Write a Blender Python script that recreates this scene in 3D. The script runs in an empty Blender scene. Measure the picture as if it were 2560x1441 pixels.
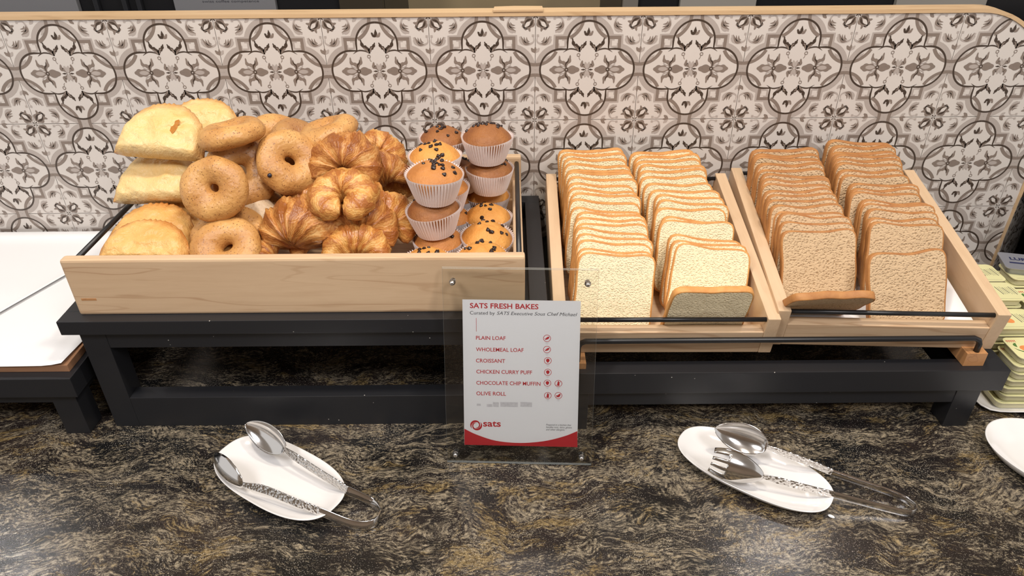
import bpy, bmesh, math, random
from mathutils import Vector, Matrix, Quaternion, noise
random.seed(7)
PI = math.pi
S = bpy.context.scene
COL = S.collection

# ------------------------------------------------------------ camera, exposure, world, lights
F_PX = 1808.99
CAM = Vector((-0.0491286, -1.4027681, 0.9009823))
RIGHT = Vector((0.999966979, -0.00510759789, -0.00632090113))
UP = Vector((0.00807891422, 0.540675608, 0.841192379))
FWD = Vector((0.000878915360, 0.841215668, -0.540699018))
cd = bpy.data.cameras.new('camera'); cam = bpy.data.objects.new('camera', cd); COL.objects.link(cam)
cam.matrix_world = Matrix(((RIGHT.x, UP.x, -FWD.x, CAM.x), (RIGHT.y, UP.y, -FWD.y, CAM.y), (RIGHT.z, UP.z, -FWD.z, CAM.z), (0, 0, 0, 1)))
cd.sensor_width = 36; cd.sensor_fit = 'HORIZONTAL'; cd.lens = F_PX / 2560 * 36; cd.clip_start = 0.01
S.camera = cam
S.view_settings.view_transform = 'Standard'; S.view_settings.look = 'None'
S.view_settings.gamma = 1; S.view_settings.exposure = -0.28; S.view_settings.use_curve_mapping = False
w = bpy.data.worlds.new('world'); S.world = w; w.use_nodes = True
w.node_tree.nodes['Background'].inputs[0].default_value = (0.95, 0.92, 0.90, 1)
w.node_tree.nodes['Background'].inputs[1].default_value = 0.95

def lamp(name, loc, target, size, power, col, spread=PI):
    l = bpy.data.lights.new(name, 'AREA'); l.shape = 'DISK'; l.size = size; l.energy = power; l.color = col; l.spread = spread
    o = bpy.data.objects.new(name, l); COL.objects.link(o); o.location = loc
    o.rotation_euler = (Vector(target) - Vector(loc)).to_track_quat('-Z', 'Y').to_euler()
    return o
WARM = (1.0, 0.90, 0.78); NEUT = (0.98, 0.97, 1.0)
lamp('ceiling_downlight', (-0.50, -0.80, 2.35), (-0.40, -0.25, 0.3), 0.20, 23, WARM)
lamp('ceiling_downlight', (0.55, -0.80, 2.35), (0.45, -0.25, 0.3), 0.20, 23, WARM)
lamp('frontal_fill_light', (-1.2, -2.0, 2.5), (-0.6, -0.2, 0.3), 0.8, 46, NEUT)  # added pair of frontal fill lamps, brightening the tile wall and sign
lamp('frontal_fill_light', (1.1, -2.2, 2.5), (0.4, -0.2, 0.3), 0.8, 44, NEUT)  # second added fill, from the right
lamp('far_downlight', (1.15, 0.74, 2.0), (0.45, -0.75, 0.0), 0.09, 3.0, NEUT)
lamp('far_downlight', (-2.35, 0.72, 2.0), (-0.75, -0.78, 0.0), 0.12, 4.0, NEUT)
lamp('far_downlight', (0.03, 0.80, 1.75), (0.0, -0.65, 0.0), 0.30, 2.5, NEUT)

# ------------------------------------------------------------ helpers
def at(px, py, y=None, z=None):
    q = RIGHT * ((px - 1280) / F_PX) + UP * ((720.5 - py) / F_PX) + FWD
    t = (y - CAM.y) / q.y if y is not None else (z - CAM.z) / q.z
    return CAM + q * t
def pix(p):
    q = Vector(p) - CAM; d = q.dot(FWD)
    return 1280 + F_PX * q.dot(RIGHT) / d, 720.5 - F_PX * q.dot(UP) / d
def V(*a): return Vector(a)

def tag(o, label=None, cat=None, group=None, kind=None):
    if label: o['label'] = label
    if cat: o['category'] = cat
    if group: o['group'] = group
    if kind: o['kind'] = kind
    return o
def empty(name, loc=(0, 0, 0), rot=(0, 0, 0)):
    o = bpy.data.objects.new(name, None); COL.objects.link(o); o.location = loc; o.rotation_euler = rot; o.empty_display_size = 0.02
    return o
def link(name, me, mats=None, parent=None):
    o = bpy.data.objects.new(name, me); COL.objects.link(o)
    if mats is not None:
        for m in (mats if isinstance(mats, (list, tuple)) else [mats]): me.materials.append(m)
    if parent: o.parent = parent
    return o
def obj(name, bm, mats, parent=None, smooth=False, weld=0):
    if weld: bmesh.ops.remove_doubles(bm, verts=bm.verts[:], dist=weld)
    bmesh.ops.recalc_face_normals(bm, faces=bm.faces[:])
    if smooth:
        for f in bm.faces: f.smooth = True
    me = bpy.data.meshes.new(name); bm.to_mesh(me); bm.free()
    return link(name, me, mats, parent)
def smooth_by_angle(o, ang=35):
    me = o.data
    for p in me.polygons: p.use_smooth = True
    bm = bmesh.new(); bm.from_mesh(me)
    for e in bm.edges:
        if len(e.link_faces) == 2 and e.calc_face_angle(0) > math.radians(ang): e.smooth = False
    bm.to_mesh(me); bm.free()
    return o
def box(bm, lo, hi, bev=0.0, mi=0):
    r = bmesh.ops.create_cube(bm, size=1)
    vs = r['verts']
    for v in vs:
        v.co = Vector([lo[i] + (v.co[i] + 0.5) * (hi[i] - lo[i]) for i in range(3)])
    fs = set(f for v in vs for f in v.link_faces)
    for f in fs: f.material_index = mi
    if bev > 0:
        es = list(set(e for v in vs for e in v.link_edges))
        bmesh.ops.bevel(bm, geom=es, offset=bev, segments=2, affect='EDGES', profile=0.6)
    return bm
def prism(bm, pts, axis, a, b, bev=0.0):
    """extrude polygon pts (2d) along axis from a to b"""
    def mk(p, t):
        if axis == 'x': return (t, p[0], p[1])
        if axis == 'y': return (p[0], t, p[1])
        return (p[0], p[1], t)
    A = [bm.verts.new(mk(p, a)) for p in pts]; B = [bm.verts.new(mk(p, b)) for p in pts]
    n = len(pts); fs = [bm.faces.new(A), bm.faces.new(B[::-1])]
    for i in range(n): fs.append(bm.faces.new((A[i], B[i], B[(i + 1) % n], A[(i + 1) % n])))
    if bev > 0:
        es = list(set(e for f in fs for e in f.edges))
        bmesh.ops.bevel(bm, geom=es, offset=bev, segments=2, affect='EDGES', profile=0.6)
    return bm
def tube(bm, pts, r, seg=12, cap=True):
    pts = [Vector(p) for p in pts]; rings = []
    up = None
    for i, p in enumerate(pts):
        t = (pts[min(i + 1, len(pts) - 1)] - pts[max(i - 1, 0)]).normalized()
        if up is None: up = t.orthogonal().normalized()
        up = (up - t * up.dot(t)).normalized(); s = t.cross(up)
        rr = r[i] if isinstance(r, (list, tuple)) else r
        rings.append([bm.verts.new(p + (up * math.cos(a) + s * math.sin(a)) * rr) for a in [2 * PI * k / seg for k in range(seg)]])
    for a, b in zip(rings, rings[1:]):
        for k in range(seg): bm.faces.new((a[k], a[(k + 1) % seg], b[(k + 1) % seg], b[k]))
    if cap: bm.faces.new(rings[0][::-1]); bm.faces.new(rings[-1])
    return bm
def lathe(bm, prof, seg=48, fn=None):
    rings = []
    for (r, z) in prof:
        if r < 1e-6: rings.append([bm.verts.new((0, 0, z))]); continue
        ring = []
        for k in range(seg):
            a = 2 * PI * k / seg; co = Vector((r * math.cos(a), r * math.sin(a), z))
            ring.append(bm.verts.new(fn(co, a) if fn else co))
        rings.append(ring)
    for a, b in zip(rings, rings[1:]):
        for k in range(seg):
            k2 = (k + 1) % seg
            if len(a) == 1 and len(b) == 1: break
            if len(a) == 1: bm.faces.new((a[0], b[k2], b[k]))
            elif len(b) == 1: bm.faces.new((a[k], a[k2], b[0]))
            else: bm.faces.new((a[k], a[k2], b[k2], b[k]))
    return bm
def children(o, pool): return [c for c in pool if c.parent == o]
def dup(root, pool_children):
    r = root.copy(); COL.objects.link(r)
    out = [r]
    for ch in pool_children:
        c = ch.copy(); COL.objects.link(c); c.parent = r; out.append(c)
    return r
def fbm(p, s, o=3):
    return noise.fractal(Vector(p) * s, 1.0, 2.0, o)
def aim(n, spin=0):
    """rotation taking local Z to n, then spun about n"""
    n = Vector(n).normalized()
    return (n.to_track_quat('Z', 'Y') @ Quaternion((0, 0, 1), math.radians(spin))).to_matrix().to_4x4()

# ------------------------------------------------------------ materials
class NT:
    def __init__(s, name):
        s.m = bpy.data.materials.new(name); s.m.use_nodes = True; s.t = s.m.node_tree
        s.b = s.t.nodes['Principled BSDF']; s.o = s.t.nodes['Material Output']
    def n(s, typ, **k):
        x = s.t.nodes.new(typ)
        for a, b in k.items():
            if a in ('operation', 'data_type', 'blend_type', 'wave_type', 'bands_direction', 'feature', 'noise_dimensions', 'vector_type', 'wave_profile', 'interpolation_type', 'rings_direction', 'distance', 'clamp_factor'): setattr(x, a, b)
            else:
                key = int(a[1:]) if a[0] == '_' and a[1:].isdigit() else a.replace('_', ' ')
                s.set(x.inputs[key], b)
        return x
    def set(s, inp, v):
        if isinstance(v, bpy.types.NodeSocket): s.t.links.new(v, inp)
        elif isinstance(v, bpy.types.Node): s.t.links.new(v.outputs[0], inp)
        else: inp.default_value = v
    def coord(s, scale=(1, 1, 1), rot=(0, 0, 0), kind='Object'):
        c = s.n('ShaderNodeTexCoord'); mp = s.n('ShaderNodeMapping')
        s.t.links.new(c.outputs[kind], mp.inputs[0]); mp.inputs['Scale'].default_value = scale; mp.inputs['Rotation'].default_value = rot
        return mp.outputs[0]
    def noise(s, vec, scale, detail=4, rough=0.55, dist=0.0):
        return s.n('ShaderNodeTexNoise', Vector=vec, Scale=scale, Detail=detail, Roughness=rough, Distortion=dist).outputs['Fac']
    def ramp(s, fac, stops, interp='LINEAR'):
        r = s.n('ShaderNodeValToRGB'); s.set(r.inputs[0], fac); cr = r.color_ramp; cr.interpolation = interp
        while len(cr.elements) < len(stops): cr.elements.new(0.5)
        for e, (p, c) in zip(cr.elements, stops):
            e.position = p; e.color = (c, c, c, 1) if isinstance(c, (int, float)) else (*c, 1)
        return r.outputs[0]
    def mix(s, fac, a, b, mode='MIX'):
        x = s.t.nodes.new('ShaderNodeMix'); x.data_type = 'RGBA'; x.blend_type = mode
        for i, v in ((0, fac), (6, a), (7, b)):
            if isinstance(v, tuple) and len(v) == 3: v = (*v, 1)
            s.set(x.inputs[i], v)
        return x.outputs[2]
    def math(s, op, a, b=0.0, c=0.0):
        x = s.t.nodes.new('ShaderNodeMath'); x.operation = op
        for i, v in enumerate((a, b, c)): s.set(x.inputs[i], v)
        return x.outputs[0]
    def bump(s, h, dist, strength=1.0):
        x = s.n('ShaderNodeBump', Height=h, Distance=dist, Strength=strength); s.t.links.new(x.outputs[0], s.b.inputs['Normal']); return x
    def base(s, c): s.set(s.b.inputs['Base Color'], (*c, 1) if isinstance(c, tuple) and len(c) == 3 else c)
    def p(s, **k):
        for a, v in k.items(): s.set(s.b.inputs[a.replace('_', ' ')], v)
        return s

def plain(name, col, rough=0.5, metal=0.0, coat=0.0, spec=0.5, var=0.0, vs=40):
    m = NT(name)
    if var:
        n = m.noise(m.coord(), vs)
        m.base(m.mix(n, tuple(c * (1 - var) for c in col), tuple(min(1, c * (1 + var)) for c in col)))
    else: m.base(col)
    m.p(Roughness=rough, Metallic=metal, Coat_Weight=coat); m.b.inputs['Specular IOR Level'].default_value = spec
    return m.m
def srgb(r, g, b):
    f = lambda c: (c / 255 / 12.92) if c / 255 <= 0.04045 else ((c / 255 + 0.055) / 1.055) ** 2.4
    return (f(r), f(g), f(b))

def wood(name, axis='x', light=(0.63, 0.45, 0.28), dark=(0.40, 0.23, 0.12), knots=True, rough=0.45):
    m = NT(name)
    sc = {'x': (1.2, 14, 14), 'y': (14, 1.2, 14), 'z': (14, 14, 1.2)}[axis]
    c = m.coord(scale=sc)
    warp = m.noise(c, 0.9, 3)
    cc = m.n('ShaderNodeVectorMath', operation='ADD', _0=c, _1=m.n('ShaderNodeCombineXYZ', X=warp, Y=m.math('MULTIPLY', warp, 3.0), Z=m.math('MULTIPLY', warp, 3.0))).outputs[0]
    big = m.noise(cc, 0.8, 5, 0.6, 0.6)
    wv = m.n('ShaderNodeTexWave', Vector=cc, Scale=0.9, Distortion=6.0, Detail=3.0, Detail_Scale=1.2, wave_type='BANDS', bands_direction='DIAGONAL').outputs['Fac']
    fine = m.noise(m.coord(scale=tuple(8 * s for s in sc)), 1.0, 3, 0.7)
    col = m.mix(m.ramp(big, [(0.35, 0.0), (0.75, 1.0)]), light, tuple(0.75 * a + 0.25 * b for a, b in zip(light, dark)))
    line = m.ramp(wv, [(0.0, 1.0), (0.07, 0.0), (1, 0.0)])
    col = m.mix(m.math('MULTIPLY', line, m.math('MULTIPLY', m.ramp(big, [(0.40, 0.0), (0.62, 1.0)]), 0.6)), col, dark)
    col = m.mix(m.math('MULTIPLY', m.ramp(fine, [(0.45, 0.0), (0.9, 1.0)]), 0.28), col, dark)
    m.base(col); m.p(Roughness=rough); m.bump(fine, 0.0003, 0.4)
    return m.m

M = {}
M['wood_x'] = wood('maple_wood_across', 'x'); M['wood_y'] = wood('maple_wood_depth', 'y')
M['wood_d'] = wood('warm_wood_bar', 'y', (0.50, 0.25, 0.10), (0.28, 0.12, 0.05))
M['wood_cap'] = wood('oak_cap', 'x', (0.60, 0.42, 0.24), (0.42, 0.26, 0.13))
M['wood_board'] = wood('brown_board', 'x', (0.33, 0.17, 0.09), (0.2, 0.1, 0.05))

def m_black():
    m = NT('black_painted_wood'); m.base((0.0135, 0.0140, 0.0165)); m.p(Roughness=0.42)
    v = m.n('ShaderNodeTexVoronoi', Vector=m.coord(), Scale=70.0)
    d = m.ramp(v.outputs['Distance'], [(0.0, 1.0), (0.055, 1.0), (0.075, 0.0)])
    keep = m.ramp(m.noise(m.coord(), 9, 2), [(0.57, 0.0), (0.60, 1.0)])
    m.base(m.mix(m.math('MULTIPLY', d, keep), (0.0135, 0.0140, 0.0165), (0.5, 0.47, 0.42)))
    m.bump(m.noise(m.coord(), 220, 2), 0.0002, 0.3)
    return m.m
M['black'] = m_black()
M['rod'] = plain('black_rod', (0.010, 0.010, 0.011), 0.35)
M['rubber'] = plain('dark_plastic', (0.006, 0.006, 0.007), 0.4)

def m_granite():
    m = NT('polished_granite')
    c = m.coord(scale=(1, 1, 1))
    w1 = m.n('ShaderNodeTexNoise', Vector=c, Scale=2.6, Detail=4.0, Roughness=0.6).outputs['Color']
    w2 = m.n('ShaderNodeTexNoise', Vector=c, Scale=9.0, Detail=3.0).outputs['Color']
    a = m.n('ShaderNodeVectorMath', operation='SCALE'); m.set(a.inputs[0], w1); a.inputs['Scale'].default_value = 0.20
    b = m.n('ShaderNodeVectorMath', operation='SCALE'); m.set(b.inputs[0], w2); b.inputs['Scale'].default_value = 0.045
    cc = m.n('ShaderNodeVectorMath', operation='ADD', _0=c, _1=m.n('ShaderNodeVectorMath', operation='ADD', _0=a.outputs[0], _1=b.outputs[0]).outputs[0]).outputs[0]
    mp = m.n('ShaderNodeMapping', Vector=cc, Rotation=(0, 0, math.radians(-24)), Scale=(10, 33, 10)).outputs[0]
    s1 = m.noise(mp, 1.0, 8, 0.72)
    s2 = m.noise(m.n('ShaderNodeMapping', Vector=mp, Location=(7, 3, 1), Scale=(1.2, 1.0, 1)).outputs[0], 1.0, 7, 0.75)
    big = m.noise(cc, 5.5, 4, 0.6)
    mpf = m.n('ShaderNodeMapping', Vector=cc, Rotation=(0, 0, math.radians(-24)), Scale=(120, 300, 120)).outputs[0]
    f1 = m.noise(mpf, 1.0, 3, 0.7)
    blk = (0.006, 0.006, 0.0065)
    greyb = m.mix(m.ramp(f1, [(0.35, 0.0), (0.65, 1.0)]), (0.075, 0.062, 0.050), (0.34, 0.28, 0.19))
    gold = m.mix(m.ramp(f1, [(0.35, 0.0), (0.7, 1.0)]), (0.085, 0.052, 0.016), (0.33, 0.235, 0.10))
    k1 = m.math('ADD', m.math('MULTIPLY', s1, 0.66), m.math('MULTIPLY', f1, 0.34))
    brk = m.ramp(m.noise(mpf, 0.9, 5, 0.75), [(0.40, 0.0), (0.54, 1.0)])
    col = m.mix(m.math('MULTIPLY', brk, m.ramp(k1, [(0.47, 0.0), (0.56, 1.0)])), m.mix(m.ramp(big, [(0.4, 0.0), (0.6, 1.0)]), blk, (0.022, 0.016, 0.014)), greyb)
    k2 = m.math('ADD', m.math('MULTIPLY', s2, 0.55), m.math('ADD', m.math('MULTIPLY', big, 0.25), m.math('MULTIPLY', f1, 0.2)))
    col = m.mix(m.ramp(k2, [(0.53, 0.0), (0.60, 0.8)]), col, gold)
    sp = m.math('MULTIPLY', m.noise(c, 520, 2, 0.7), m.ramp(m.noise(c, 12, 3), [(0.3, 0.90), (0.7, 1.06)]))
    col = m.mix(m.ramp(sp, [(0.60, 0.0), (0.70, 0.75)]), col, (0.60, 0.54, 0.44))
    col = m.mix(m.ramp(m.noise(c, 260, 2, 0.7), [(0.33, 0.8), (0.42, 0.0)]), col, blk)
    m.base(col); m.p(Roughness=m.ramp(s2, [(0.3, 0.16), (0.7, 0.27)])); m.b.inputs['Specular IOR Level'].default_value = 0.55
    m.bump(m.noise(c, 260, 3, 0.7), 0.0005, 0.35)
    return m.m
M['granite'] = m_granite()

# tile colours
M['tile'] = plain('tile_glaze_cream', (0.63, 0.585, 0.54), 0.28, var=0.04, vs=8)
M['tile_l'] = plain('tile_print_light', (0.42, 0.37, 0.335), 0.3, var=0.06, vs=60)
M['tile_m'] = plain('tile_print_taupe', (0.225, 0.18, 0.150), 0.3, var=0.10, vs=60)
M['tile_d'] = plain('tile_print_brown', (0.060, 0.042, 0.031), 0.3, var=0.1, vs=60)
M['grout'] = plain('tile_grout', (0.52, 0.48, 0.43), 0.8, var=0.4, vs=90)

M['paper'] = plain('white_paper', (0.80, 0.80, 0.80), 0.7)
M['ceramic'] = plain('white_glazed_ceramic', (0.80, 0.78, 0.76), 0.13, coat=0.4)
M['plastic_w'] = plain('white_plastic_tray', (0.72, 0.70, 0.67), 0.25)
def m_steel(name, r=0.12, col=(0.74, 0.72, 0.70)):
    m = NT(name); m.base(col); m.p(Metallic=1.0, Roughness=r); return m
M['steel'] = m_steel('polished_steel').m
def m_ham():
    m = m_steel('hammered_steel', 0.16)
    v = m.n('ShaderNodeTexVoronoi', Vector=m.coord(), Scale=210.0).outputs['Distance']
    m.bump(v, 0.0010, 0.8); return m.m
M['hammer'] = m_ham()
M['brushed'] = m_steel('brushed_steel', 0.38, (0.33, 0.33, 0.34)).m
def clear(name, tint, refl=1.0, ior=1.45, rough=0.0):
    m = NT(name); t = m.t
    tr = m.n('ShaderNodeBsdfTransparent', Color=(*tint, 1)); g = m.n('ShaderNodeBsdfGlossy', Color=(refl, refl, refl, 1), Roughness=rough)
    fr = m.n('ShaderNodeFresnel', IOR=ior); mx = m.n('ShaderNodeMixShader'); m.set(mx.inputs[0], fr.outputs[0])
    t.links.new(tr.outputs[0], mx.inputs[1]); t.links.new(g.outputs[0], mx.inputs[2]); t.links.new(mx.outputs[0], m.o.inputs[0])
    return m.m
M['acrylic'] = clear('clear_acrylic', (0.985, 0.987, 0.982), 1.0, 1.30, 0.02)
M['acryl_edge'] = plain('acrylic_edge', (0.42, 0.43, 0.40), 0.2)
M['glass'] = clear('clear_glass', (0.90, 0.90, 0.90), 1.0, 1.5)

def m_bagel(name, a, b, speck=1.0):
    m = NT(name); c = m.coord()
    n1 = m.noise(c, 22, 4); up = m.n('ShaderNodeSeparateXYZ', Vector=m.coord()).outputs['Z']
    col = m.mix(m.ramp(n1, [(0.3, 0.0), (0.7, 1.0)]), a, b)
    sp = m.n('ShaderNodeTexVoronoi', Vector=m.n('ShaderNodeVectorMath', operation='ADD', _0=c, _1=m.n('ShaderNodeVectorMath', operation='SCALE', _0=m.n('ShaderNodeTexNoise', Vector=c, Scale=200.0).outputs['Color'], Scale=0.004).outputs[0]).outputs[0], Scale=260.0)
    dots = m.math('MULTIPLY', m.ramp(sp.outputs['Distance'], [(0.20, 1.0), (0.34, 0.0)]), m.ramp(m.n('ShaderNodeSeparateColor', Color=sp.outputs['Color']).outputs[0], [(0.40, 0.0), (0.48, 1.0)]))
    col = m.mix(m.math('MULTIPLY', dots, 0.75 * speck), col, (0.20, 0.075, 0.025))
    m.base(col); m.p(Roughness=0.42, Subsurface_Weight=0.05, Subsurface_Scale=0.01)
    m.b.inputs['Subsurface Radius'].default_value = (1, 0.6, 0.3)
    m.bump(m.math('ADD', m.noise(c, 160, 3), m.math('MULTIPLY', m.noise(c, 40, 3), 1.8)), 0.0020, 0.5)
    return m.m
M['bagel'] = m_bagel('seeded_bagel_crust', (0.44, 0.195, 0.050), (0.61, 0.335, 0.110))
M['bagel2'] = m_bagel('pale_bagel_crust', (0.60, 0.44, 0.27), (0.66, 0.50, 0.33), 0.35)
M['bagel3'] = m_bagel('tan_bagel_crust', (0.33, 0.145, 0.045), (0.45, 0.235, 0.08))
M['berry'] = plain('blueberry_skin', (0.015, 0.015, 0.03), 0.3)

def m_crois(name, pale, gold, brown):
    m = NT(name); uv = m.n('ShaderNodeTexCoord').outputs['UV']; c = m.coord()
    u = m.n('ShaderNodeSeparateXYZ', Vector=uv)
    wn = m.noise(c, 28, 4, 0.6)
    t = m.math('ADD', m.math('MULTIPLY', u.outputs['X'], 13.0), m.math('MULTIPLY', wn, 3.4))
    t2 = m.math('ADD', t, m.math('MULTIPLY', m.math('SINE', m.math('MULTIPLY', u.outputs['Y'], 6.283)), 1.3))
    st = m.math('SINE', m.math('MULTIPLY', t2, 3.1416))
    st = m.math('ADD', m.math('MULTIPLY', st, 0.5), 0.5)
    fine = m.math('ADD', m.math('MULTIPLY', m.math('SINE', m.math('MULTIPLY', t2, 17.0)), 0.5), 0.5)
    patch = m.noise(c, 36, 4, 0.65)
    k = m.math('ADD', m.math('MULTIPLY', st, 0.24), m.math('ADD', m.math('MULTIPLY', fine, 0.12), m.math('MULTIPLY', patch, 0.82)))
    col = m.ramp(k, [(0.32, pale), (0.50, gold), (0.72, brown)])
    m.base(col); m.p(Roughness=m.ramp(patch, [(0.35, 0.55), (0.65, 0.28)]))
    cr = m.n('ShaderNodeTexVoronoi', Vector=c, Scale=75.0, feature='DISTANCE_TO_EDGE').outputs['Distance']
    m.bump(m.math('ADD', m.math('ADD', m.math('MULTIPLY', fine, 0.22), m.math('MULTIPLY', st, 0.35)), m.math('ADD', m.math('MULTIPLY', m.ramp(cr, [(0.0, 0.0), (0.12, 0.35)]), 1.0), m.math('MULTIPLY', m.noise(c, 90, 4), 0.6))), 0.0022, 0.38)
    return m.m
M['crois'] = m_crois('croissant_crust', (0.62, 0.36, 0.13), (0.49, 0.21, 0.05), (0.28, 0.088, 0.018))
M['crois2'] = m_crois('golden_croissant_crust', (0.74, 0.46, 0.17), (0.61, 0.30, 0.075), (0.38, 0.13, 0.027))

def m_puff(name, a, b, e):
    m = NT(name); c = m.coord()
    n = m.noise(c, 16, 5, 0.6); f = m.noise(c, 60, 4, 0.6)
    att = m.n('ShaderNodeTexCoord').outputs['UV']; ed = m.n('ShaderNodeSeparateXYZ', Vector=att).outputs['X']
    col = m.mix(m.ramp(n, [(0.35, 0.0), (0.7, 1.0)]), a, b)
    k = m.math('ADD', ed, m.math('MULTIPLY', m.math('SUBTRACT', n, 0.5), 1.1))
    col = m.mix(m.ramp(k, [(0.62, 0.0), (1.05, 0.85)]), col, e)
    m.base(col); m.p(Roughness=0.42)
    fl = m.n('ShaderNodeTexVoronoi', Vector=m.coord(scale=(1, 1.6, 1)), Scale=38.0, feature='SMOOTH_F1').outputs['Distance']
    m.bump(m.math('ADD', m.math('MULTIPLY', fl, 0.7), m.math('ADD', f, m.math('MULTIPLY', m.noise(c, 180, 2), 0.25))), 0.0050, 0.8)
    return m.m
M['puff'] = m_puff('pale_puff_pastry', (0.74, 0.56, 0.27), (0.74, 0.47, 0.16), (0.56, 0.24, 0.05))
M['puff2'] = m_puff('flaky_puff_pastry', (0.74, 0.47, 0.17), (0.66, 0.33, 0.08), (0.46, 0.15, 0.025))
M['filling'] = plain('curry_filling', (0.42, 0.16, 0.02), 0.3, var=0.4, vs=200)

def m_muffin(name, a, b):
    m = NT(name); c = m.coord(); n = m.noise(c, 26, 4)
    m.base(m.mix(m.ramp(n, [(0.35, 0.0), (0.68, 1.0)]), a, b)); m.p(Roughness=0.55)
    m.bump(m.math('ADD', m.noise(c, 260, 3, 0.7), m.math('MULTIPLY', m.noise(c, 70, 4), 1.4)), 0.0024, 0.6)
    return m.m
M['muf_y'] = m_muffin('golden_muffin_top', (0.70, 0.33, 0.075), (0.56, 0.215, 0.035))
M['muf_b'] = m_muffin('brown_muffin_top', (0.33, 0.125, 0.030), (0.22, 0.070, 0.016))
M['muf_t'] = m_muffin('tan_muffin_top', (0.54, 0.22, 0.055), (0.42, 0.15, 0.030))
M['liner'] = plain('white_paper_liner', (0.80, 0.72, 0.69), 0.75)
M['chip'] = plain('dark_chocolate', (0.022, 0.009, 0.006), 0.28)

def m_crumb(name, a, b, hs, hd, seeds=0.0):
    m = NT(name); c = m.coord(scale=(1, 1, 1.25))
    w_ = m.n('ShaderNodeVectorMath', operation='ADD', _0=c, _1=m.n('ShaderNodeVectorMath', operation='SCALE', _0=m.n('ShaderNodeTexNoise', Vector=c, Scale=110.0, Detail=3.0).outputs['Color'], Scale=0.006).outputs[0]).outputs[0]
    v = m.n('ShaderNodeTexVoronoi', Vector=w_, Scale=hs, feature='SMOOTH_F1').outputs['Distance']
    n = m.noise(c, 240, 3, 0.65)
    h = m.math('ADD', m.ramp(v, [(0.12, 0.0), (0.5, 1.0)]), m.math('MULTIPLY', n, 0.6))
    col = m.mix(m.ramp(h, [(0.15, 1.0), (0.75, 0.0)]), a, b)
    if seeds: col = m.mix(m.ramp(m.noise(c, 300, 2), [(0.66, 0.0), (0.71, seeds)]), col, (0.20, 0.10, 0.04))
    m.base(col); m.p(Roughness=0.8, Subsurface_Weight=0.0)
    m.bump(h, hd, 0.55)
    return m.m
M['crumb_w'] = m_crumb('white_crumb', (0.86, 0.74, 0.49), (0.76, 0.59, 0.31), 330, 0.0024)
M['crumb_b'] = m_crumb('wholemeal_crumb', (0.60, 0.43, 0.255), (0.36, 0.215, 0.10), 250, 0.0030, 0.6)
def m_crust(name, a, b):
    m = NT(name); c = m.coord(); n = m.noise(c, 45, 4, 0.6)
    m.base(m.mix(m.ramp(n, [(0.3, 0.0), (0.72, 1.0)]), a, b)); m.p(Roughness=0.6)
    m.bump(m.noise(c, 180, 3), 0.001, 0.4); return m.m
M['crust_w'] = m_crust('golden_crust', (0.70, 0.36, 0.11), (0.50, 0.20, 0.045))
M['crust_b'] = m_crust('brown_crust', (0.50, 0.235, 0.07), (0.34, 0.13, 0.035))

M['red'] = plain('red_print', (0.50, 0.020, 0.028), 0.5); M['ink'] = plain('dark_print', (0.06, 0.06, 0.07), 0.5)
M['faint'] = plain('faded_print', (0.50, 0.50, 0.51), 0.7)
M['tub'] = plain('pale_yellow_tub', (0.62, 0.58, 0.38), 0.35); M['foil'] = plain('pale_yellow_lid', (0.70, 0.67, 0.36), 0.35)
M['peach'] = plain('orange_fruit_print', (0.72, 0.26, 0.08), 0.4, var=0.25, vs=120); M['leaf'] = plain('green_leaf_print', (0.07, 0.17, 0.04), 0.5)
M['butterlid'] = plain('grey_butter_lid', (0.32, 0.33, 0.37), 0.3, metal=0.4)
M['navy'] = plain('navy_print', (0.02, 0.025, 0.08), 0.4)

# ============================================================ the setting
# counter
bm = bmesh.new(); box(bm, (-2.2, -1.02, -0.04), (2.2, 1.2, 0.0), 0.003)
o = obj('floor_counter', bm, M['granite']); o.name = 'countertop'; tag(o, 'polished black and gold granite countertop under the whole buffet', 'countertop')
# partition wall, its printed tiles, its cap
T = 0.2
X0, X1, ZT = -1.5, 1.035, 0.600
bm = bmesh.new(); box(bm, (X0, 0.001, 0.0), (X1, 0.030, ZT - 0.001))
def clip_round(bm):
    cx, cz, rx, rz = 0.83, 0.30, 0.205, 0.30
    for k in range(1, 16):
        a = (PI / 2) * k / 16
        p = Vector((cx + rx * math.cos(a), 0, cz + rz * math.sin(a))); n = Vector((math.cos(a) / rx, 0, math.sin(a) / rz)).normalized()
        bmesh.ops.bisect_plane(bm, geom=bm.verts[:] + bm.edges[:] + bm.faces[:], plane_co=p, plane_no=n, clear_outer=True)
bmesh.ops.subdivide_edges(bm, edges=bm.edges[:], cuts=1)
bm2 = bmesh.new()
pts = [(X0, 0.0), (X1, 0.0)] + [(0.83 + 0.205 * math.cos(PI / 2 * k / 24), 0.2995 + 0.30 * math.sin(PI / 2 * k / 24)) for k in range(25)] + [(X0, 0.5995)]
bm.free(); bm = bm2; prism(bm, pts, 'y', 0.0010, 0.030)

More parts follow.
